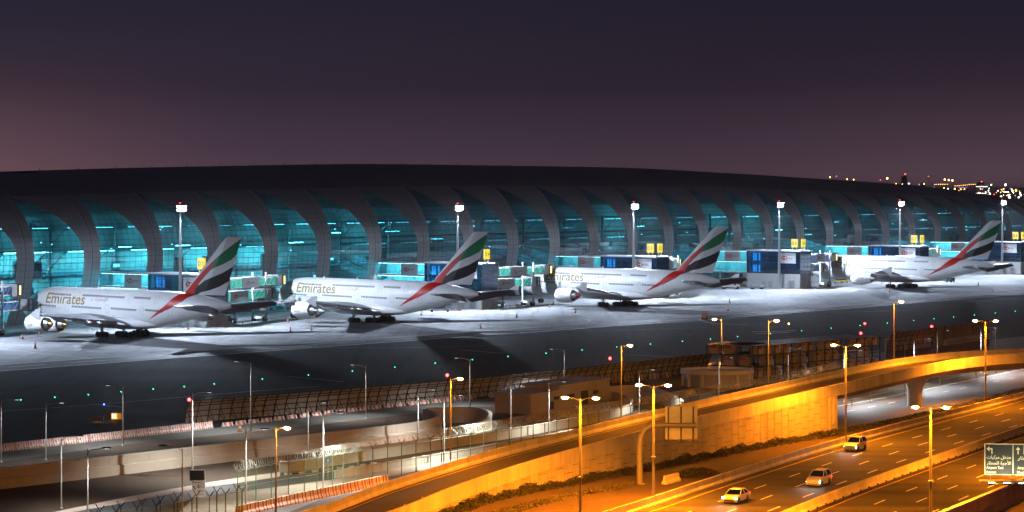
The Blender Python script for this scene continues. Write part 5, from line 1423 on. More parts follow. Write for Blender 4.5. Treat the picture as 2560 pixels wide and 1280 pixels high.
# ------------------------------------------------------------------ street lamps
def spot(parent, loc, watts, col, size=150, blend=.5, soft=.25):
    l = bpy.data.lights.new('lamp_light', 'SPOT'); l.energy = watts; l.color = col; l.spot_size = R(size); l.spot_blend = blend; l.shadow_soft_size = soft
    o = bpy.data.objects.new('lamp_light', l); COL.objects.link(o); o.parent = parent; o.location = loc; return o
SODC = (1.0, .24, .003)
def lamp(label, base, h, arms, lens, col, watts, armlen, pole_m, name='street_lamp', r=.11, rz=0.0, group=None, collar=0.0, size=150):
    t = thing(name, label, 'street lamp', base, rz, group)
    mb = MB(); mb.tube((0, 0, 0), (0, 0, h), r, r*.55, n=10); mb.lathe([(r*2.0, 0), (r*2.0, .12), (r*1.3, .18)], n=10)
    if collar: mb.lathe([(r*1.0, collar), (r*1.5, collar + .02), (r*1.5, collar + .2), (r, collar + .22)], n=10)
    mb.build('pole', pole_m, t, auto=40)
    for sg in arms:
        mb = MB(); mb.path([(0, 0, h - .35), (sg*armlen*.35, 0, h - .02), (sg*armlen, 0, h + .12)], .05, n=6); mb.build('arm', pole_m, t)
        x = sg*armlen; mb = MB()
        rings = [[(x + sg*dx - sg*.1, w*math.cos(2*PI*i/10)*.5, h + .16 + hh*math.sin(2*PI*i/10)*.5) for i in range(10)] for dx, w, hh in ((-.15, .12, .1), (.1, .32, .2), (.5, .36, .22), (.8, .25, .14))]
        mb.loft(rings); head = mb.build('lamp_head', M['dark_steel'], t, smooth=True, auto=50)
        lit = watts > 0
        mb = MB()
        if lens is M['e_sod']: mb.sphere((x + sg*.25, 0, h + .06), .24, 10, 6, sq=(1.4, .9, .75))
        else: mb.quad((x + sg*.05, -.12, h + .061), (x + sg*.05, .12, h + .061), (x + sg*.5, .12, h + .061), (x + sg*.5, -.12, h + .061))     # flat glass on the underside
        mb.build('lamp_lens', lens, head)
        if lit: spot(t, (x + sg*.25, 0, h - .12 if lens is M['e_sod'] else h + .02), watts, col, size, .5 if lens is M['e_sod'] else .9, .25 if lens is M['e_sod'] else .04)
    return t
def dirat(path, d): 
    p, tt = at_len(path, d); return math.atan2(tt.y, tt.x)
# twin sodium lamps along the highway barrier
for i, (x, y, zt) in enumerate([(7.0, 229.2, 13.4), (15.6, 246.5, 13.2), (45.6, 305.5, 13.5), (75.6, 357.0, 13.8), (110, 415, 13.6)]):
    if i == 4: desc = 'beyond the right edge'
    lamp('twin-armed orange sodium lamp on the highway barrier, %s from the left' % nth(i), (x, y, 0), zt, (-1, 1), M['e_sod'], SODC, W_SOD*(.8, .95, .55, .55, .55)[i], 1.35, M['pole_dark'], rz=R(-10), r=.17, group='twin sodium lamps along the highway', collar=5.2)
lamp('twin-armed orange sodium lamp by the near highway wall, left of the road sign', (42.6, 227.5, 0), 12.6, (-1, 1), M['e_sod'], SODC, W_SOD, 1.3, M['pole_dark'], rz=R(-10), r=.17, collar=5.0)
lamp('twin-armed sodium lamp on the near wall outside the right edge', (66.0, 268, 0), 12.6, (-1, 1), M['e_sod'], SODC, W_SOD, 1.3, M['pole_dark'], rz=R(-10), r=.17, collar=5.0)
# single sodium lamps along the far parapet of the ramp
FP = offset(RN, -8.55)
def on_far(u):
    best = None
    for i in range(1500):
        d = LN*i/1500; p, tt = at_len(FP, d); uu = U0 + FPX*p.x/p.y
        if best is None or abs(uu - u) < best[0]: best = (abs(uu - u), d, p, tt)
    return best[2], best[3]
for i, (u, vt) in enumerate([(1127, 947), (1553, 864), (1921, 802), (2234, 755)]):
    p, tt = on_far(u); zt = CAM_H - (vt - V0)*p.y/FPX
    lamp('single-armed orange sodium lamp on the far ramp parapet, %s from the left' % nth(i), (p.x, p.y, max(p.z - 1.4, 0)), zt - max(p.z - 1.4, 0), (1,), M['e_sod'], SODC, W_SOD*.22, 1.0, M['pole_dark'], rz=R(-25), r=.12, group='single sodium lamps along the ramp')
pq = P(690, 1340); lamp('single-armed orange sodium lamp in front of the candy-striped barriers', pq, CAM_H - (1070 - V0)*pq.y/FPX, (1,), M['e_sod'], SODC, W_SOD*.04, 1.0, M['pole_dark'], rz=R(-20), r=.12)
pq = P(1815, 930); lamp('small far sodium lamp standing behind the storage rack', (pq.x + .5, pq.y + 14, 0), 9.2, (-1,), M['e_sod'], SODC, W_SOD*.22, 1.2, M['pole_grey'], r=.1)
# grey lamps of the perimeter road; (pixel of foot, pixel of top, arm side, light level), light added to mostly dark heads
GL = [(3, 1156, 1000, 1, .12), (115, 1150, 1008, 1, .12), (153, 1272, 1092, 1, 0.25), (219, 1300, 1122, 1, .4), (308, 1115, 966, -1, .45), (456, 1305, 1118, -1, 0), (481, 1192, 982, 1, 0.8), (615, 1272, 1074, 1, .5), (627, 1081, 906, -1, .45), (770, 1150, 1007, 1, .25), (808, 1226, 1033, 1, 1.0), (915, 1047, 914, -1, .45), (1045, 1111, 975, 1, 0.7), (1110, 1160, 989, 1, 1.3), (1175, 1019, 897, -1, .45), (1277, 1072, 947, 1, .5), (1372, 1090, 955, 1, .9), (1411, 985, 874, -1, .45), (1598, 1036, 925, 1, 1.0), (1797, 992, 895, 1, .35), (1970, 958, 872, 1, .25), (2213, 915, 846, 1, 0), (2262, 905, 856, -1, 0), (2343, 893, 827, 1, .3), (2460, 884, 810, 1, 0), (2489, 875, 819, -1, 0)]
for i, (u, vb, vt, sd, lit) in enumerate(GL):
    p = P(u, vb); h = CAM_H - (vt - V0)*p.y/FPX
    lamp('slim grey perimeter lamp post with %s flat head, %s from the left' % ('added-light' if lit else 'unlit', nth(i)), p, h, (sd,), M['e_led'] if lit else M['e_led_off'], (.95, .97, .92), W_LED*lit*(h/8)**2, 1.9, M['pole_grey'], r=.10, rz=R(-12), group='grey lamp posts of the perimeter road', size=138)
# white lamps added to brighten the slip road under the bridge
for i, (u, vb) in enumerate([(2110, 1006), (2285, 968), (2452, 932), (2640, 893)]):
    p = P(u, vb); lamp('added white street lamp brightening the road beneath the bridge, %s from the left' % nth(i), p, 8.5, (1,), M['e_led'], (.93, .95, 1.0), W_LED*1.1, 2.4, M['pole_grey'], r=.09, rz=R(-20), size=160)

# ------------------------------------------------------------------ road signs
js = thing('cantilever_sign', 'back of a road sign on a thick bent pole in front of the ramp wall', 'road sign', P(1599, 1211), R(3))
az = 7.0
mb = MB(); mb.path([(0, 0, 0), (0, 0, 4.6), (.15, 0, 5.6), (.6, 0, 6.45), (1.3, 0, 6.9), (2.2, 0, az), (3.0, 0, az)], [.36, .36, .35, .34, .33, .32, .32], n=12); mb.lathe([(.62, 0), (.62, .12), (.45, .16)], n=12); mb.build('pole', M['pole_dark'], js, smooth=True, auto=50)
mb = MB(); mb.tube((2.9, 0, az), (6.7, 0, az - .08), .27, n=12); mb.lathe([(.36, 2.75), (.36, 2.95)], (0, 0, az), 'x', 12); mb.build('arm', M['pole_dark'], js, auto=40)
mb = MB(); mb.bb(3.1, 6.9, .34, .40, az - 1.75, az + 2.15); mb.build('sign_plate', M['steel'], js)
mb = MB()
for x in (3.45, 4.95, 6.4): mb.bb(x - .09, x + .09, .2, .34, az - 2.0, az + 2.1)
mb.build('stiffener', M['dark_steel'], js)
mb = MB(); mb.bb(3.0, 5.0, -.25, .2, az - 2.1, az - 2.0); mb.bb(4.6, 7.1, -.25, .2, az - 2.12, az - 2.02); mb.build('lamp_bracket', M['dark_steel'], js)
# overhead direction sign at the right
o3 = P(2461, 1187, 6.15)
os_ = thing('direction_sign', 'large dark direction sign with yellow Arabic and English lettering at the right edge', 'road sign', (o3.x, o3.y, 0), R(-6))
SW, SH, zb = 11.5, 3.15, 6.15
mb = MB(); mb.bb(0, SW, 0, .12, zb, zb + SH); mb.build('sign_plate', M['sign_panel'], os_)
mb = MB(); t_ = .09
for x0, x1, z0, z1 in ((0, SW, zb, zb + t_), (0, SW, zb + SH - t_, zb + SH), (0, t_, zb, zb + SH), (SW - t_, SW, zb, zb + SH), (2.78, 2.86, zb, zb + SH), (6.9, 6.98, zb, zb + SH)): mb.bb(x0, x1, -.03, -.002, z0, z1)
mb.build('border', M['sign_letter'], os_)
mb = MB(); yy = -.012
def tx(body, x, z, w, h, bold=.012): put_text(mb, body, (x, yy, zb + z), (1, 0, 0), (0, 0, 1), w, h, bold)
tx('\ufee3\ufeaa\ufea7\ufede \ufee3\ufeae\ufedb\ufe92\ufe8e\ufe95'[::-1], .22, 1.52, 2.4, .46); tx('\ufe8d\ufef7\ufe9f\ufeae\ufe93 \ufedf\ufee0\ufee4\ufec4\ufe8e\ufead'[::-1], .22, .95, 2.4, .5)
tx('Airport Taxi', .18, .52, 1.68, .36); tx('Access', .16, .17, 1.0, .26)
tx('\ufe8d\ufedf\ufee4\ufec4\ufe8e\ufead'[::-1], 3.25, 1.45, 1.6, .46); tx('Airport', 3.25, .52, 1.1, .36); tx('Mushrif', 3.22, .15, 1.1, .28)
def flat(pts): mb.add([(x, yy, zb + z) for x, z in pts], [tuple(range(len(pts)))])
flat([(.2, 2.62), (.5, 2.90), (.5, 2.35)]); flat([(.5, 2.70), (.5, 2.55), (.8, 2.55), (.8, 2.70)]); flat([(.68, 2.56), (.68, 2.12), (.8, 2.12), (.8, 2.56)])
flat([(3.08, 2.55), (3.32, 2.85), (3.56, 2.55)]); flat([(3.26, 2.1), (3.26, 2.56), (3.38, 2.56), (3.38, 2.1)])
for x0, x1, z0, z1 in ((3.85, 4.75, 2.1, 2.18), (3.85, 4.75, 2.9, 2.98), (3.85, 3.93, 2.1, 2.98), (4.67, 4.75, 2.1, 2.98)): flat([(x0, z0), (x1, z0), (x1, z1), (x0, z1)])
tx('89', 4.02, 2.28, .5, .5)
mb.build('lettering', M['sign_letter'], os_)
mb = MB(); mb.tube((-.5, -.6, zb - .62), (SW + 3, -.6, zb - .62), .09, n=8); mb.tube((-.5, .3, zb - .62), (SW + 3, .3, zb - .62), .09, n=8)
for k in range(12): mb.tube((-.4 + k*1.2, -.6, zb - .62), (-.4 + (k+1)*1.2, .3, zb - .62), .04, n=5)
for x in (.6, 2.6, 4.6, 6.6, 8.6, 10.4): mb.tube((x, .2, zb - .6), (x, .1, zb + .02), .05, n=5)
mb.build('gantry_beam', M['steel'], os_)
mb = MB(); mb.tube((SW + 2.2, 0, 0), (SW + 2.2, 0, zb + SH), .35, n=12); mb.build('gantry_post', M['steel'], os_)
for x in (.4, 1.9, 3.4, 5.2, 7.2, 9.4):
    mb = MB(); mb.box((x + .2, -1.15, zb - .75), (.75, .4, .16), R(8)); mb.tube((x + .2, -1.15, zb - .7), (x + .2, -.5, zb - .62), .03, n=4); fx = mb.build('sign_lamp', M['dark_steel'], os_)
    mb = MB(); mb.box((x + .2, -1.05, zb - .65), (.6, .2, .03), R(8)); mb.build('sign_lamp_lens', M['e_signlt'], fx)
    if x < 8:
        l = bpy.data.lights.new('sign_light', 'SPOT'); l.energy = 420; l.color = (1, .85, .55); l.spot_size = R(110); l.spot_blend = .8; l.shadow_soft_size = .15
        lo_ = bpy.data.objects.new('sign_light', l); COL.objects.link(lo_); lo_.parent = os_; lo_.location = (x + .2, -1.3, zb - .55); lo_.rotation_euler = Vector((0, .5, 1.0)).to_track_quat('-Z', 'Y').to_euler()
# height-limit board and message display at the bottom left
ws = thing('warning_board', 'cream warning board with arrow, triangle and circle under a dark display', 'road sign', P(497, 1262), R(-4))
wz = CAM_H - (1243 - V0)*P(497, 1262).y/FPX; k = P(497, 1262).y/FPX
mb = MB()
for x in (-.55, .4): mb.tube((x, .06, 0), (x, .06, wz + .5), .06, n=6)
mb.build('post', M['pole_grey'], ws)
mb = MB(); mb.bb(-.75, .72, -.02, .03, wz, wz + 1.75); mb.build('sign_plate', M['sign_white'], ws)
mb = MB()
def fl(pts): mb.add([(x, -.03, wz + z) for x, z in pts], [tuple(range(len(pts)))])
fl([(-.68, 1.05), (-.62, 1.3), (-.42, 1.12)]); fl([(-.58, 1.12), (-.5, 1.2), (-.34, .85), (-.42, .8)])
for a, b_, c, d_ in ((-.22, 1.0, .16, 1.05), (-.22, 1.0, -.17, 1.03),): fl([(a, b_), (c, b_), (c, d_), (a, d_)])
fl([(-.22, 1.0), (-.15, 1.0), (.0, 1.5), (-.03, 1.55)]); fl([(.16, 1.0), (.09, 1.0), (-.06, 1.5), (-.03, 1.55)]); fl([(-.06, 1.08), (.0, 1.08), (.0, 1.3), (-.06, 1.3)])
for i in range(20):
    a0_, a1_ = 2*PI*i/20, 2*PI*(i+1)/20; cx_, cz_ = .42, 1.25
    fl([(cx_ + .25*math.cos(a0_), cz_ + .25*math.sin(a0_)), (cx_ + .25*math.cos(a1_), cz_ + .25*math.sin(a1_)), (cx_ + .2*math.cos(a1_), cz_ + .2*math.sin(a1_)), (cx_ + .2*math.cos(a0_), cz_ + .2*math.sin(a0_))])
put_text(mb, 'DROPS', (-.15, -.03, wz + .55), (1, 0, 0), (0, 0, 1), .75, .22); put_text(mb, 'CONC-B', (-.15, -.03, wz + .2), (1, 0, 0), (0, 0, 1), .75, .22); put_text(mb, '4.5', (.28, -.03, wz + 1.18), (1, 0, 0), (0, 0, 1), .28, .14)
mb.build('lettering', M['ink'], ws)
mb = MB(); mb.bb(-1.0, .62, -.15, .2, wz + 1.85, wz + 2.95); mb.build('display_board', M['black'], ws)
mb = MB(); mb.bb(-1.03, .65, -.18, .25, wz + 2.95, wz + 3.02); mb.bb(.62, .66, -.16, .22, wz + 1.85, wz + 2.95); mb.build('display_frame', M['pole_grey'], ws)
bs = thing('arrow_sign', 'round blue sign with white down arrow on a thin post', 'road sign', P(820, 1197)); bz = CAM_H - (1151 - V0)*P(820, 1197).y/FPX
mb = MB(); mb.tube((0, .05, 0), (0, .05, bz), .04, n=6); mb.build('post', M['pole_grey'], bs)
mb = MB(); mb.lathe([(.0, -.02), (.34, -.02), (.34, .02), (.0, .02)], (0, 0, bz), 'y', 24); mb.build('sign_disc', M['blue_paint'], bs)
mb = MB(); mb.add([(x, -.03, bz + z) for x, z in ((-.05, .22), (.05, .22), (.05, -.02), (.14, -.02), (0, -.22), (-.14, -.02), (-.05, -.02))], [(0, 1, 2, 6), (3, 4, 5)]); mb.build('arrow', M['sign_white'], bs)
# lit taxiway boards
t1 = thing('taxiway_board', 'orange-glowing taxiway sign box on the dark taxiway', 'taxiway sign', P(291, 1050), R(-8))
mb = MB(); mb.bb(-.75, .85, -.1, .35, .12, 1.05); mb.build('cabinet', M['yellow_paint'], t1)
mb = MB(); mb.bb(-.72, .12, -.14, -.11, .16, 1.0); mb.build('lit_face', M['e_orange_sign'], t1)
mb = MB(); put_text(mb, 'M', (-.5, -.16, .35), (1, 0, 0), (0, 0, 1), .4, .45); mb.build('letter', M['e_signlt'], t1)
t2 = thing('taxiway_board', 'grey rear of a taxiway sign on four short legs, yellow light below', 'taxiway sign', P(244, 1057), R(-8))
mb = MB(); mb.bb(-.95, .95, -.12, .2, .28, .9); mb.build('cabinet', M['grey_panel'], t2)
mb = MB()
for x in (-.8, -.3, .25, .75): mb.bb(x - .04, x + .04, -.16, .0, 0, .75)
mb.build('leg', M['dark_steel'], t2)
mb = MB(); mb.bb(-.9, .9, .22, .25, .3, .85); mb.build('lit_face', M['e_amber'], t2)

# ------------------------------------------------------------------ airfield lights
gl_px = [(52, 1002), (137, 995.6), (221, 989), (303, 982), (383, 975), (460.6, 968.6), (535.6, 961.7), (656, 950), (771, 940), (881, 930), (987, 920), (1088, 910), (1181, 901), (1270, 893), (1365, 885), (1455, 876.6), (1542, 869), (1626, 862), (1706, 855), (1776, 849.5), (1844, 843), (1926, 835.6), (2004, 828.6), (2078, 822), (2150, 815.5), (2218, 809), (2284, 803), (2335, 798.5), (2384, 794), (2436, 789), (2488, 784), (2538, 779.6)]
def small_light(name, label, p, m, h, r, cat, group=None):
    t = thing(name, label, cat, p, 0, group)
    mb = MB(); mb.lathe([(.16, 0), (.16, .04), (.06, .06), (.05, h), (.09, h + .02)], n=10); mb.build('stem', M['dark_steel'], t)
    mb = MB(); mb.sphere((0, 0, h + r*.9), r, 8, 6); mb.build('lens', m, t)
    return t
for i, (u, v) in enumerate(gl_px):
    small_light('taxiway_light', 'green taxiway centre light in the dark, %s from the left' % nth(i), P(u, v), M['e_green'], .10, .07, 'taxiway light', 'green taxiway lights')
small_light('taxiway_light', 'single blue taxiway light above the orange sign box', P(260, 1017), M['e_blue'], .3, .10, 'taxiway light')
small_light('taxiway_light', 'single yellow taxiway light right of the third jet', P(1972, 813), M['e_amber'], .25, .14, 'taxiway light')
def beacon(label, u, v, z):
    p = P(u, v, z); t = thing('obstruction_light', label, 'beacon', (p.x, p.y, 0))
    mb = MB(); mb.tube((0, 0, 0), (0, 0, z - .12), .05, n=6); mb.build('post', M['dark_steel'], t)
    mb = MB(); mb.sphere((0, 0, z), .24, 10, 6); mb.build('lens', M['e_red'], t)
for lab, u, v, z in (('red beacon on the left end of the long blast fence', 473, 999, 3.7), ('red beacon on the blast fence beside a sodium lamp', 1118, 938, 3.9), ('red beacon above the orange part of the blast fence', 1525, 896, 4.2), ('upper red beacon behind the storage racks', 2162, 808.6, 3.0), ('lower red beacon behind the storage racks', 2152, 833, 5.2), ('red beacon where the short blast fence meets the corrugated fence', 2329, 816, 5.0)):
    beacon(lab, u, v, z)

# ------------------------------------------------------------------ traffic cones
cone = thing('traffic_cone', '', 'traffic cone')
mb = MB(); mb.lathe([(.22, .04), (.03, 1.0), (.0, 1.0)], n=10); mb.build('cone_body', M['orange'], cone, auto=40)
mb = MB(); mb.lathe([(.165, .36), (.115, .6)], n=10); mb.build('reflective_band', M['sign_white'], cone)
mb = MB(); mb.bb(-.3, .3, -.3, .3, 0, .05); mb.build('foot', M['rubber'], cone)
CN = [(55, 847), (88, 871), (98, 837), (471, 824), (600, 1079), (720, 807), (726, 829), (742, 799), (779, 826), (1053, 788), (1202, 821), (1292, 794), (1374, 769), (1383, 762), (1439, 782), (1820, 777), (1824, 757), (2205, 709), (2224, 731), (2446, 713), (2482, 728)]
for i, (u, v) in enumerate(CN):
    o = cone if i == 0 else copy_tree(cone); o.location = P(u, v); o.scale = (1.25, 1.25, 1.35)
    tag(o, ('orange traffic cone on the perimeter road left of the blast fence' if u == 600 else 'orange and white cone on the bright apron, %s from the left' % nth(i if i < 4 else i - 1)), 'traffic cone', 'traffic cones')

# ------------------------------------------------------------------ shrubs and verge plants
def leaf_mass(name, label, path, wid, hgt, n, m, seed, kind='stuff'):
    random.seed(seed); mb = MB(); L = plen(path)
    for i in range(n):
        d = random.uniform(0, L); p, tt = at_len(path, d); nn = Vector((tt.y, -tt.x))
        e = .5 + .28*math.sin(d*.9 + seed)*math.sin(d*.37) + .22*math.sin(d*2.7 + seed*2)*math.sin(d*1.3)
        o_ = random.triangular(-1, 1, 0); h = hgt*e*max(1 - abs(o_)**1.6, .1)*random.uniform(.15, 1)
        c = Vector((p.x + nn.x*o_*wid, p.y + nn.y*o_*wid, h)); s_ = random.uniform(.07, .17)
        a = random.uniform(0, 2*PI); bq = random.uniform(-.6, .9); u = Vector((math.cos(a), math.sin(a), bq)).normalized()*s_; v = u.cross(Vector((random.uniform(-1, 1), random.uniform(-1, 1), 1))).normalized()*s_*.6
        mb.quad(c - u, c + v, c + u, c - v)
    o = mb.build(name, m); o['kind'] = kind; o['label'] = label; o['category'] = 'shrubs'; return o
sp_ = [tuple(P(*p)) for p in [(1090, 1288), (1200, 1250), (1312, 1226), (1400, 1212), (1500, 1188), (1600, 1174), (1700, 1152), (1800, 1134), (1854, 1123), (1960, 1104), (2077, 1084)]]
leaf_mass('shrub_strip', 'dark low shrubs growing along the foot of the ramp wall', offset(sp_, .9), 1.5, 1.25, 26000, M['leaf'], 1)
leaf_mass('dry_verge', 'dry brown scrub on the slope below the ramp wall', [tuple(P(*p)) for p in [(1180, 1300), (1400, 1245), (1500, 1225), (1600, 1208)]], 1.6, .5, 6000, M['leaf2'], 2)
leaf_mass('grass_verge', 'green-brown grass verge along the road under the bridge', [tuple(P(*p)) for p in [(2095, 1080), (2250, 1050), (2400, 1016), (2560, 975), (2700, 940)]], 1.8, .55, 9000, M['leaf'], 3)
random.seed(5)
mb = MB()
bush = thing('creeper_bush', 'dense leafy creeper spreading over the concrete barriers by the sign pole', 'bush', P(1745, 1192))
for i in range(2600):
    x = random.gauss(0, 1.6); y = random.gauss(0, .8); h = 1.15*max(0, 1 - (x/3.6)**2 - (y/2.2)**2)*random.uniform(.3, 1); s_ = random.uniform(.08, .17)
    a = random.uniform(0, 2*PI); u = Vector((math.cos(a), math.sin(a), random.uniform(-.5, .7))).normalized()*s_; v = u.cross(Vector((random.uniform(-1, 1), random.uniform(-1, 1), 1))).normalized()*s_*.7; c = Vector((x, y, h))
    mb.quad(c - u, c + v, c + u, c - v)
mb.build('foliage', M['leaf'], bush)
mb = MB()
for k in range(7): mb.path([(random.gauss(0, 1), random.gauss(0, .4), 0), (random.gauss(0, 1), random.gauss(0, .5), .5), (random.gauss(0, 1.5), random.gauss(0, .6), .8)], .03, n=4)
mb.build('stem', M['bark'], bush)
# ------------------------------------------------------------------ vehicles
tyre = MB(); tyre.lathe([(.17, -.11), (.30, -.12), (.34, -.07), (.34, .07), (.30, .12), (.17, .11)], (0, 0, 0), 'y', 18, 0); tyre_me = tyre.mesh('tyre', M['rubber'], True); tyre_me.set_sharp_from_angle(angle=R(40))
rim = MB(); rim.lathe([(.0, -.115), (.19, -.10), (.19, .10), (.0, .115)], (0, 0, 0), 'y', 14, 0); rim_me = rim.mesh('rim', M['steel'])
def wheel(parent, x, y, r):
    w = obj('wheel', tyre_me, parent, (x, y, r)); w.scale = (r/.34,)*3; obj('rim', rim_me, w); return w
def car(label, p, rz, col, kind='sedan', light='front'):
    pm_ = mat('car_paint', col, .3, .2, var=.03, coat=.6)
    t = thing('car', label, 'car', p, rz, 'cars on the roads')
    # side outline (x forward), lower body and greenhouse
    if kind == 'suv': top = [(-2.3, .55), (-2.35, .95), (-2.25, 1.15), (1.0, 1.12), (1.9, 1.0), (2.25, .85), (2.3, .5)]; gh = [(-2.15, 1.12), (-1.85, 1.72), (.1, 1.74), (.95, 1.12)]
    else: top = [(-2.25, .45), (-2.3, .8), (-2.15, .98), (-1.4, 1.0), (.9, .95), (1.8, .82), (2.2, .68), (2.25, .4)]; gh = [(-1.75, .98), (-1.0, 1.42), (.1, 1.45), (1.05, .95)]
    def width(x, z): return (.92 - .10*max(0, abs(x) - 1.7)/.6) * (1 - .02*z)
    def sweepbody(out, z0, rows):
        mb = MB(); rings = []
        n = len(out)
        xs_ = [o[0] for o in out]
        for f in (-1, -.93, -.6, 0, .6, .93, 1):
            rings.append([(x, f*width(x, z), (z if abs(f) < 1 else z0 + (z - z0)*.86)) for x, z in out] + [(out[-1][0]*.97, f*width(out[-1][0], 0), z0), (out[0][0]*.97, f*width(out[0][0], 0), z0)])
        mb.loft(rings); return mb
    sweepbody(top, .24, 1).build('body', pm_, t, smooth=True, auto=35, fix=True)
    mb = MB(); rings = []
    for f, k in ((-1, .0), (-.86, 1), (0, 1.02), (.86, 1), (1, .0)):
        rings.append([(x, f*(.86 if z < 1.2 else .68) if abs(f) < 1 else f*.86, z if k else gh[0][1] - .05) for x, z in gh])
    mb = MB(); a = [(x, -(.88 if z < 1.2 else .66), z) for x, z in gh]; b = [(x, (.88 if z < 1.2 else .66), z) for x, z in gh]
    mb.add(a + b, [(0, 1, 2, 3), (7, 6, 5, 4), (0, 4, 5, 1), (2, 6, 7, 3)]); mb.build('glazing', M['glass_car'], t, fix=False)
    mb = MB(); zr = gh[1][1]; mb.loft([[(gh[1][0] - .05, -.66, zr - .02), (gh[2][0] + .05, -.66, zr), (gh[2][0] + .05, .66, zr), (gh[1][0] - .05, .66, zr - .02)], [(gh[1][0], -.6, zr + .05), (gh[2][0], -.6, zr + .06), (gh[2][0], .6, zr + .06), (gh[1][0], .6, zr + .05)]]); 
    for s_ in (-1, 1):
        for (x0, z0), (x1, z1) in ((gh[0], gh[1]), (gh[3], gh[2]), ((-.4, gh[0][1]), (-.45, zr))): mb.tube((x0, s_*.87, z0), (x1, s_*.665, z1), .045, n=5)
    mb.build('roof', pm_, t, auto=40)
    for x in (-1.38, 1.38):
        for y in (-.80, .80): wheel(t, x, y, .34)
    for y in (-.68, .68):
        mb = MB(); mb.sphere((2.1, y, .64), .17, 10, 6, sq=(.7, 1.2, .6)); mb.build('headlight', M['e_head'], t)
        mb = MB(); mb.box((-2.27, y, .82), (.06, .34, .16)); mb.build('tail_light', M['e_tail'], t)
        l = bpy.data.lights.new('headlight_beam', 'SPOT'); l.energy = 350; l.color = (1, .94, .85); l.spot_size = R(70); l.spot_blend = .7; l.shadow_soft_size = .1
        o = bpy.data.objects.new('headlight_beam', l); COL.objects.link(o); o.parent = t; o.location = (2.4, y, .64); o.rotation_euler = Vector((1, 0, -.07)).to_track_quat('-Z', 'Y').to_euler()
    mb = MB(); mb.box((2.24, 0, .42), (.06, 1.2, .2)); mb.box((-2.3, 0, .55), (.04, .52, .12)); mb.build('bumper_trim', M['black'], t)
    return t
def lane(path, off_, d): 
    p, tt = at_len(offset(path, off_), d); return (p.x, p.y, .03), math.atan2(tt.y, tt.x)
def d_at_y(path, y):
    L = plen(path); return min((abs(at_len(path, L*i/800)[0].y - y), L*i/800) for i in range(800))[1]
for i, (path, o, y, back, col, kind, lab) in enumerate([
    (HA, 7.2, 252, True, (.62, .62, .63), 'sedan', 'silver saloon with headlights on on the highway, nearest the bottom edge'),
    (HA, 11.0, 268, True, (.75, .75, .74), 'suv', 'white four-wheel-drive with headlights on beside the highway median, middle of three cars'),
    (HA, 3.6, 300, True, (.7, .7, .68), 'suv', 'pale four-wheel-drive with headlights on close to the ramp end, farthest of three cars')]):
    p, a = lane(path, o, d_at_y(path, y)); car(lab, p, a + (PI if back else 0), col, kind)

def box_vehicle(name, label, cat, p, rz, parts, wheels, r=.45):
    t = thing(name, label, cat, p, rz)
    for nm, m, bxs in parts:
        mb = MB()
        for b in bxs: mb.bb(*b)
        o = mb.build(nm, M[m], t); bv = o.modifiers.new('bevel', 'BEVEL'); bv.width = .05; bv.segments = 2
    for x, y in wheels: wheel(t, x, y, r)
    return t
NRM = math.atan2(DY, DX)
box_vehicle('service_truck', 'white service truck with yellow bumper by the lower bridge of the third gate', 'truck', P(1826, 723), NRM - R(40),
    [('cargo_body', 'white_paint', [(-3.6, .6, -1.15, 1.15, .75, 2.9)]), ('cab', 'white_paint', [(.75, 2.1, -1.05, 1.05, .6, 2.3), (2.1, 3.2, -.95, .95, .6, 1.45)]), ('windscreen', 'window', [(2.0, 2.14, -.9, .9, 1.5, 2.15), (.95, 1.9, -1.08, 1.08, 1.5, 2.1)]), ('bumper', 'yellow_paint', [(3.15, 3.4, -1.0, 1.0, .4, .85), (-3.75, -3.6, -1.1, 1.1, .45, .7)]), ('chassis', 'dark_steel', [(-3.6, 3.0, -.5, .5, .45, .75)])],
    [(2.4, -.95), (2.4, .95), (-2.4, -.95), (-2.4, .95)], .5)
box_vehicle('baggage_tractor', 'grey flat airport tractor and trailer left of the free-standing gate building', 'tractor', P(1892, 723), NRM - R(35),
    [('bed', 'steel', [(-2.6, 2.6, -1.0, 1.0, .55, .8)]), ('engine_cover', 'white_paint', [(1.0, 2.6, -.95, .95, .8, 1.5)]), ('side_rail', 'pole_grey', [(-2.6, .9, -1.02, -.96, .8, 1.5), (-2.6, .9, .96, 1.02, .8, 1.5), (-2.6, -2.54, -1, 1, .8, 1.5)])],
    [(1.7, -.85), (1.7, .85), (-1.7, -.85), (-1.7, .85)], .42)
box_vehicle('belt_loader', 'yellow belt loader parked at the foot of the second gate building', 'loader', P(1203, 769), NRM + R(130),
    [('chassis', 'yellow_paint', [(-2.6, 2.4, -.85, .85, .5, .95)]), ('cab', 'yellow_paint', [(-.2, 1.1, -.85, .1, .95, 1.75)]), ('belt', 'rubber', [(-3.2, 3.2, .2, .8, 1.05, 1.25)]), ('belt_frame', 'yellow_paint', [(-3.3, 3.3, .12, .2, .95, 1.3), (-3.3, 3.3, .8, .88, .95, 1.3)])],
    [(1.6, -.8), (1.6, .8), (-1.6, -.8), (-1.6, .8)], .4)
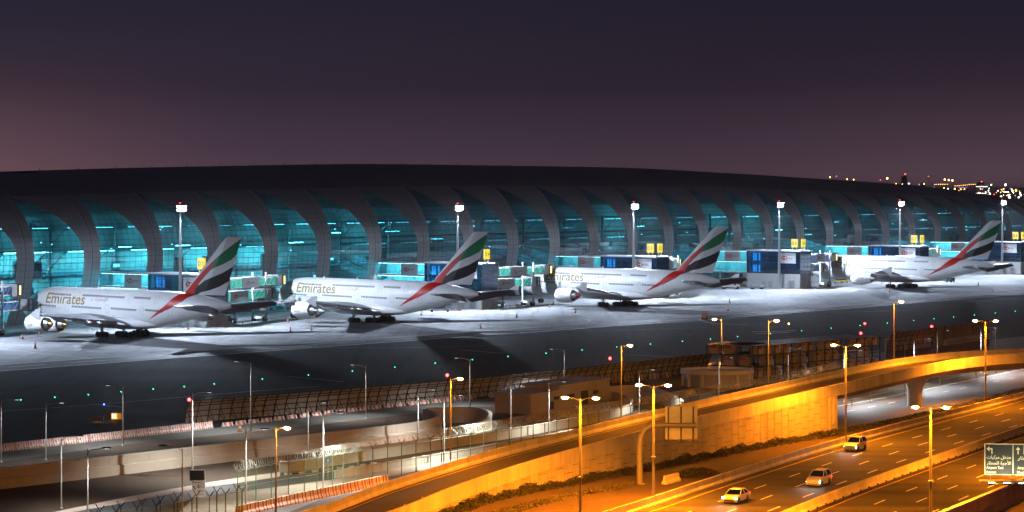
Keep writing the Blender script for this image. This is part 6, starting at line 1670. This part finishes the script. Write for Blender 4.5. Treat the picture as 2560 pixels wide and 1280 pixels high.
box_vehicle('container_loader', 'yellow scissor loader under the nose of the rightmost jet', 'loader', P(2104, 707), NRM + R(10),
    [('chassis', 'yellow_paint', [(-4.0, 4.0, -1.5, 1.5, .5, 1.0)]), ('platform', 'yellow_paint', [(-4.0, 1.4, -1.5, 1.5, 1.9, 2.1)]), ('scissor', 'dark_steel', [(-3.4, -3.2, -1.3, 1.3, 1.0, 1.9), (.6, .8, -1.3, 1.3, 1.0, 1.9)]), ('cab', 'yellow_paint', [(2.0, 3.4, -1.4, -.2, 1.0, 2.5)]), ('guard_rail', 'yellow_paint', [(-4, 1.4, -1.52, -1.46, 2.1, 2.9), (-4, 1.4, 1.46, 1.52, 2.1, 2.9)])],
    [(3, -1.3), (3, 1.3), (-3, -1.3), (-3, 1.3)], .5)
box_vehicle('tow_tractor', 'small white tow tractor behind the tail of the leftmost jet', 'tractor', P(566, 806), NRM + R(80),
    [('body', 'white_paint', [(-1.6, 1.6, -.8, .8, .45, 1.15)]), ('cab', 'grey_panel', [(-1.2, .2, -.75, .75, 1.15, 1.95)]), ('bumper', 'black', [(1.6, 1.75, -.7, .7, .45, .8), (-1.75, -1.6, -.7, .7, .45, .8)])],
    [(1, -.7), (1, .7), (-1, -.7), (-1, .7)], .42)
box_vehicle('equipment_cart', 'dark equipment cart under the tail of the rightmost jet', 'cart', P(2377, 706), NRM,
    [('box_body', 'dark_steel', [(-1.6, 1.6, -.9, .9, .55, 1.8)]), ('drawbar', 'steel', [(1.6, 3.0, -.08, .08, .5, .62)])], [(1.1, -.8), (1.1, .8), (-1.1, -.8), (-1.1, .8)], .36)
box_vehicle('tow_bar', 'long dark tow bar with wheels lying behind the second jet', 'tow bar', P(1102, 780), NRM - R(55),
    [('bar', 'dark_steel', [(-5.5, 5.5, -.12, .12, .45, .68)]), ('head', 'red_paint', [(5.0, 5.9, -.4, .4, .4, .8)]), ('mast', 'dark_steel', [(2.0, 2.1, -.05, .05, .6, 2.2)])], [(2, -.7), (2, .7), (-2.5, -.6), (-2.5, .6)], .3)
box_vehicle('marker_trolley', 'small dark orange marker trolley standing on the taxiway curve', 'trolley', P(1761, 799), NRM,
    [('board', 'orange', [(-.12, .12, -.8, .8, .5, 1.9)]), ('base', 'dark_steel', [(-.5, .5, -.6, .6, .25, .5)])], [(.3, -.6), (.3, .6), (-.3, -.6), (-.3, .6)], .22)
# row of slim bollards before the gate buildings
bol = thing('bollard', '', 'bollard')
mb = MB(); mb.tube((0, 0, 0), (0, 0, 1.1), .09, n=8); mb.build('post', M['yellow_paint'], bol)
mb = MB(); mb.tube((0, 0, .75), (0, 0, .9), .095, n=8); mb.build('black_band', M['black'], bol)
bi = 0
for num, sg in GATES[:5]:
    for k in range(6):
        o = bol if bi == 0 else copy_tree(bol); o.location = W(sg - 3 + k*3.2, 13.6); tag(o, 'slim yellow and black bollard before the %s gate building, %s from the left' % (nth(GATES.index((num, sg))), nth(k)), 'bollard', 'bollards before the gate buildings'); bi += 1
# low white service block below the link bridges
for i, (s0, s1) in enumerate(((172, 215), (258, 300), (345, 390))):
    b = thing('service_block', 'low white service block with small square windows under the terminal, %s from the left' % nth(i), 'building', W(s0, 44), ATH)
    L = s1 - s0; mb = MB(); mb.bb(0, L, 0, 9, 0, 4.6); mb.build('wall', M['white_wall'], b)
    mb = MB(); mb.bb(-.2, L + .2, -.2, 9, 4.6, 4.85); mb.build('roof', M['white_paint'], b)
    for k in range(int(L / 4)):
        mb = MB(); mb.bb(1.5 + k*4, 2.6 + k*4, -.06, .02, 2.2, 3.5); mb.build('window', M['window'], b)

# ------------------------------------------------------------------ far city at the right horizon
random.seed(31)
M['far_wall'] = mat('far_wall', (.20, .18, .19), .8, var=.2, scale=.05)
M['e_far_o'] = emit('far_sodium', (1.0, .45, .10), 16)
M['e_far_w'] = emit('far_white', (.9, .95, 1.0), 14)
M['e_far_r'] = emit('far_red', (1.0, .06, .05), 14)
M['e_far_v'] = emit('far_violet', (.5, .4, 1.0), 3)
def far_lamp(i, u, v, m, y=2600, r=1.1):
    z = CAM_H - (v - V0)*y/FPX; x = (u - U0)/FPX*y
    t = thing('distant_lamp', 'tiny distant light on the right horizon, %s counted from the left' % nth(i), 'distant lamp', (x, y, 0), 0, 'distant city lights')
    mb = MB(); mb.tube((0, 0, 0), (0, 0, z), .15, n=5); mb.build('mast', M['far_wall'], t)
    mb = MB(); mb.sphere((0, 0, z), r, 8, 5); mb.build('lens', m, t)
fl_ = [(2075, 443, 'o', 1.5), (2091, 441, 'r', 1), (2118, 448, 'o', 1.5), (2134, 449, 'o', 1.5), (2201, 450, 'r', 1), (2218, 446, 'o', 2.6), (2219, 459, 'o', 1), (2240, 459, 'o', 1), (2256, 460, 'o', 1), (2263, 435, 'r', 1.5), (2272, 459, 'w', 1.5), (2284, 465, 'o', 1.2), (2298, 461, 'v', 1.5), (2310, 460, 'o', 1.4), (2321, 441, 'r', .9), (2335, 470, 'o', 2.2), (2342, 471, 'o', 2), (2362, 449, 'o', 2.3), (2372, 450, 'o', 2.3), (2381, 451, 'o', 2.3), (2360, 470, 'o', 1.5), (2370, 472, 'w', 1.8), (2387, 472, 'o', 1.8), (2397, 477, 'o', 1.8), (2402, 473, 'o', 1.3), (2411, 473, 'o', 1.3), (2454, 454, 'r', 1.4), (2478, 462, 'w', 1.6), (2514, 462, 'w', 2.6), (2520, 480, 'w', 1.6), (2526, 472, 'v', 1.3), (2540, 476, 'o', 2.6), (2551, 486, 'w', 1.5), (2531, 477, 'w', 2), (2504, 474, 'o', 1.3), (2503, 491, 'w', 1.5), (2524, 493, 'w', 3), (2547, 493, 'w', 2), (2485, 486, 'r', 1.2), (2475, 484, 'w', 1.6)]
fl_ += [(2337 + k*4.6, 461 - k*.05, 'o', .7) for k in range(8)] + [(2388 + k*5, 465 - k*.45, 'o', .75) for k in range(11)] + [(2432 + k*4, 483.5, 'w', 1.0) for k in range(9)] + [(2442 + k*3.6, 466.5, 'w', .9) for k in range(8)] + [(2397 + k*3.2, 469, 'v', .9) for k in range(7)]
fl_ += [(2450 + random.uniform(0, 105), random.uniform(470, 489), random.choice('oowwo'), random.uniform(.7, 1.4)) for k in range(26)]
fl_.sort()
for i, (u, v, c, r) in enumerate(fl_): far_lamp(i, u, v, M['e_far_' + c], 2600 + 20*(i % 7), r*.42)
for i, (u0, u1, vt, y) in enumerate(((2440, 2478, 466, 2725), (2448, 2460, 456, 2740), (2496, 2534, 474, 2800), (2395, 2420, 470, 2850), (2540, 2575, 472, 2750), (2258, 2268, 441, 2900), (2307, 2313, 458, 2825), (2350, 2376, 473, 2875))):
    z = CAM_H - (vt - V0)*y/FPX; x0, x1 = (u0 - U0)/FPX*y, (u1 - U0)/FPX*y
    b = thing('distant_building', 'faint distant building block on the right horizon, %s in line' % nth(i), 'building', ((x0 + x1)/2, y, 0), 0, 'distant buildings')
    mb = MB(); w = (x1 - x0)/2; mb.bb(-w, w, 0, 14, 0, z); mb.build('wall', M['far_wall'], b)
    mb = MB(); mb.bb(-w*.3, w*.3, 3, 10, z, z + 1.2); mb.build('roof_plant', M['far_wall'], b)
    if w > 4:
        for k in range(4):
            mb = MB(); zz = z*(.2 + .2*k); xx = random.uniform(-w*.8, w*.5); mb.bb(xx, xx + w*.25, -.5, -.1, zz, zz + .6); mb.build('window_band', random.choice((M['e_far_w'], M['e_far_o'])), b)
# ------------------------------------------------------------------ night air
hz = bpy.data.materials.new('night_haze'); hz.use_nodes = True; ht = hz.node_tree; ht.nodes.clear()
ho = ht.nodes.new('ShaderNodeOutputMaterial'); hv = ht.nodes.new('ShaderNodeVolumePrincipled')
hv.inputs['Color'].default_value = (.92, .93, .96, 1); hv.inputs['Density'].default_value = 1.0e-4; hv.inputs['Anisotropy'].default_value = .2
ht.links.new(hv.outputs[0], ho.inputs['Volume'])
mb = MB(); mb.bb(-12500, 12500, -400, 26500, -1.0, 50)
o = struct(mb.build('haze', hz), 'stuff')
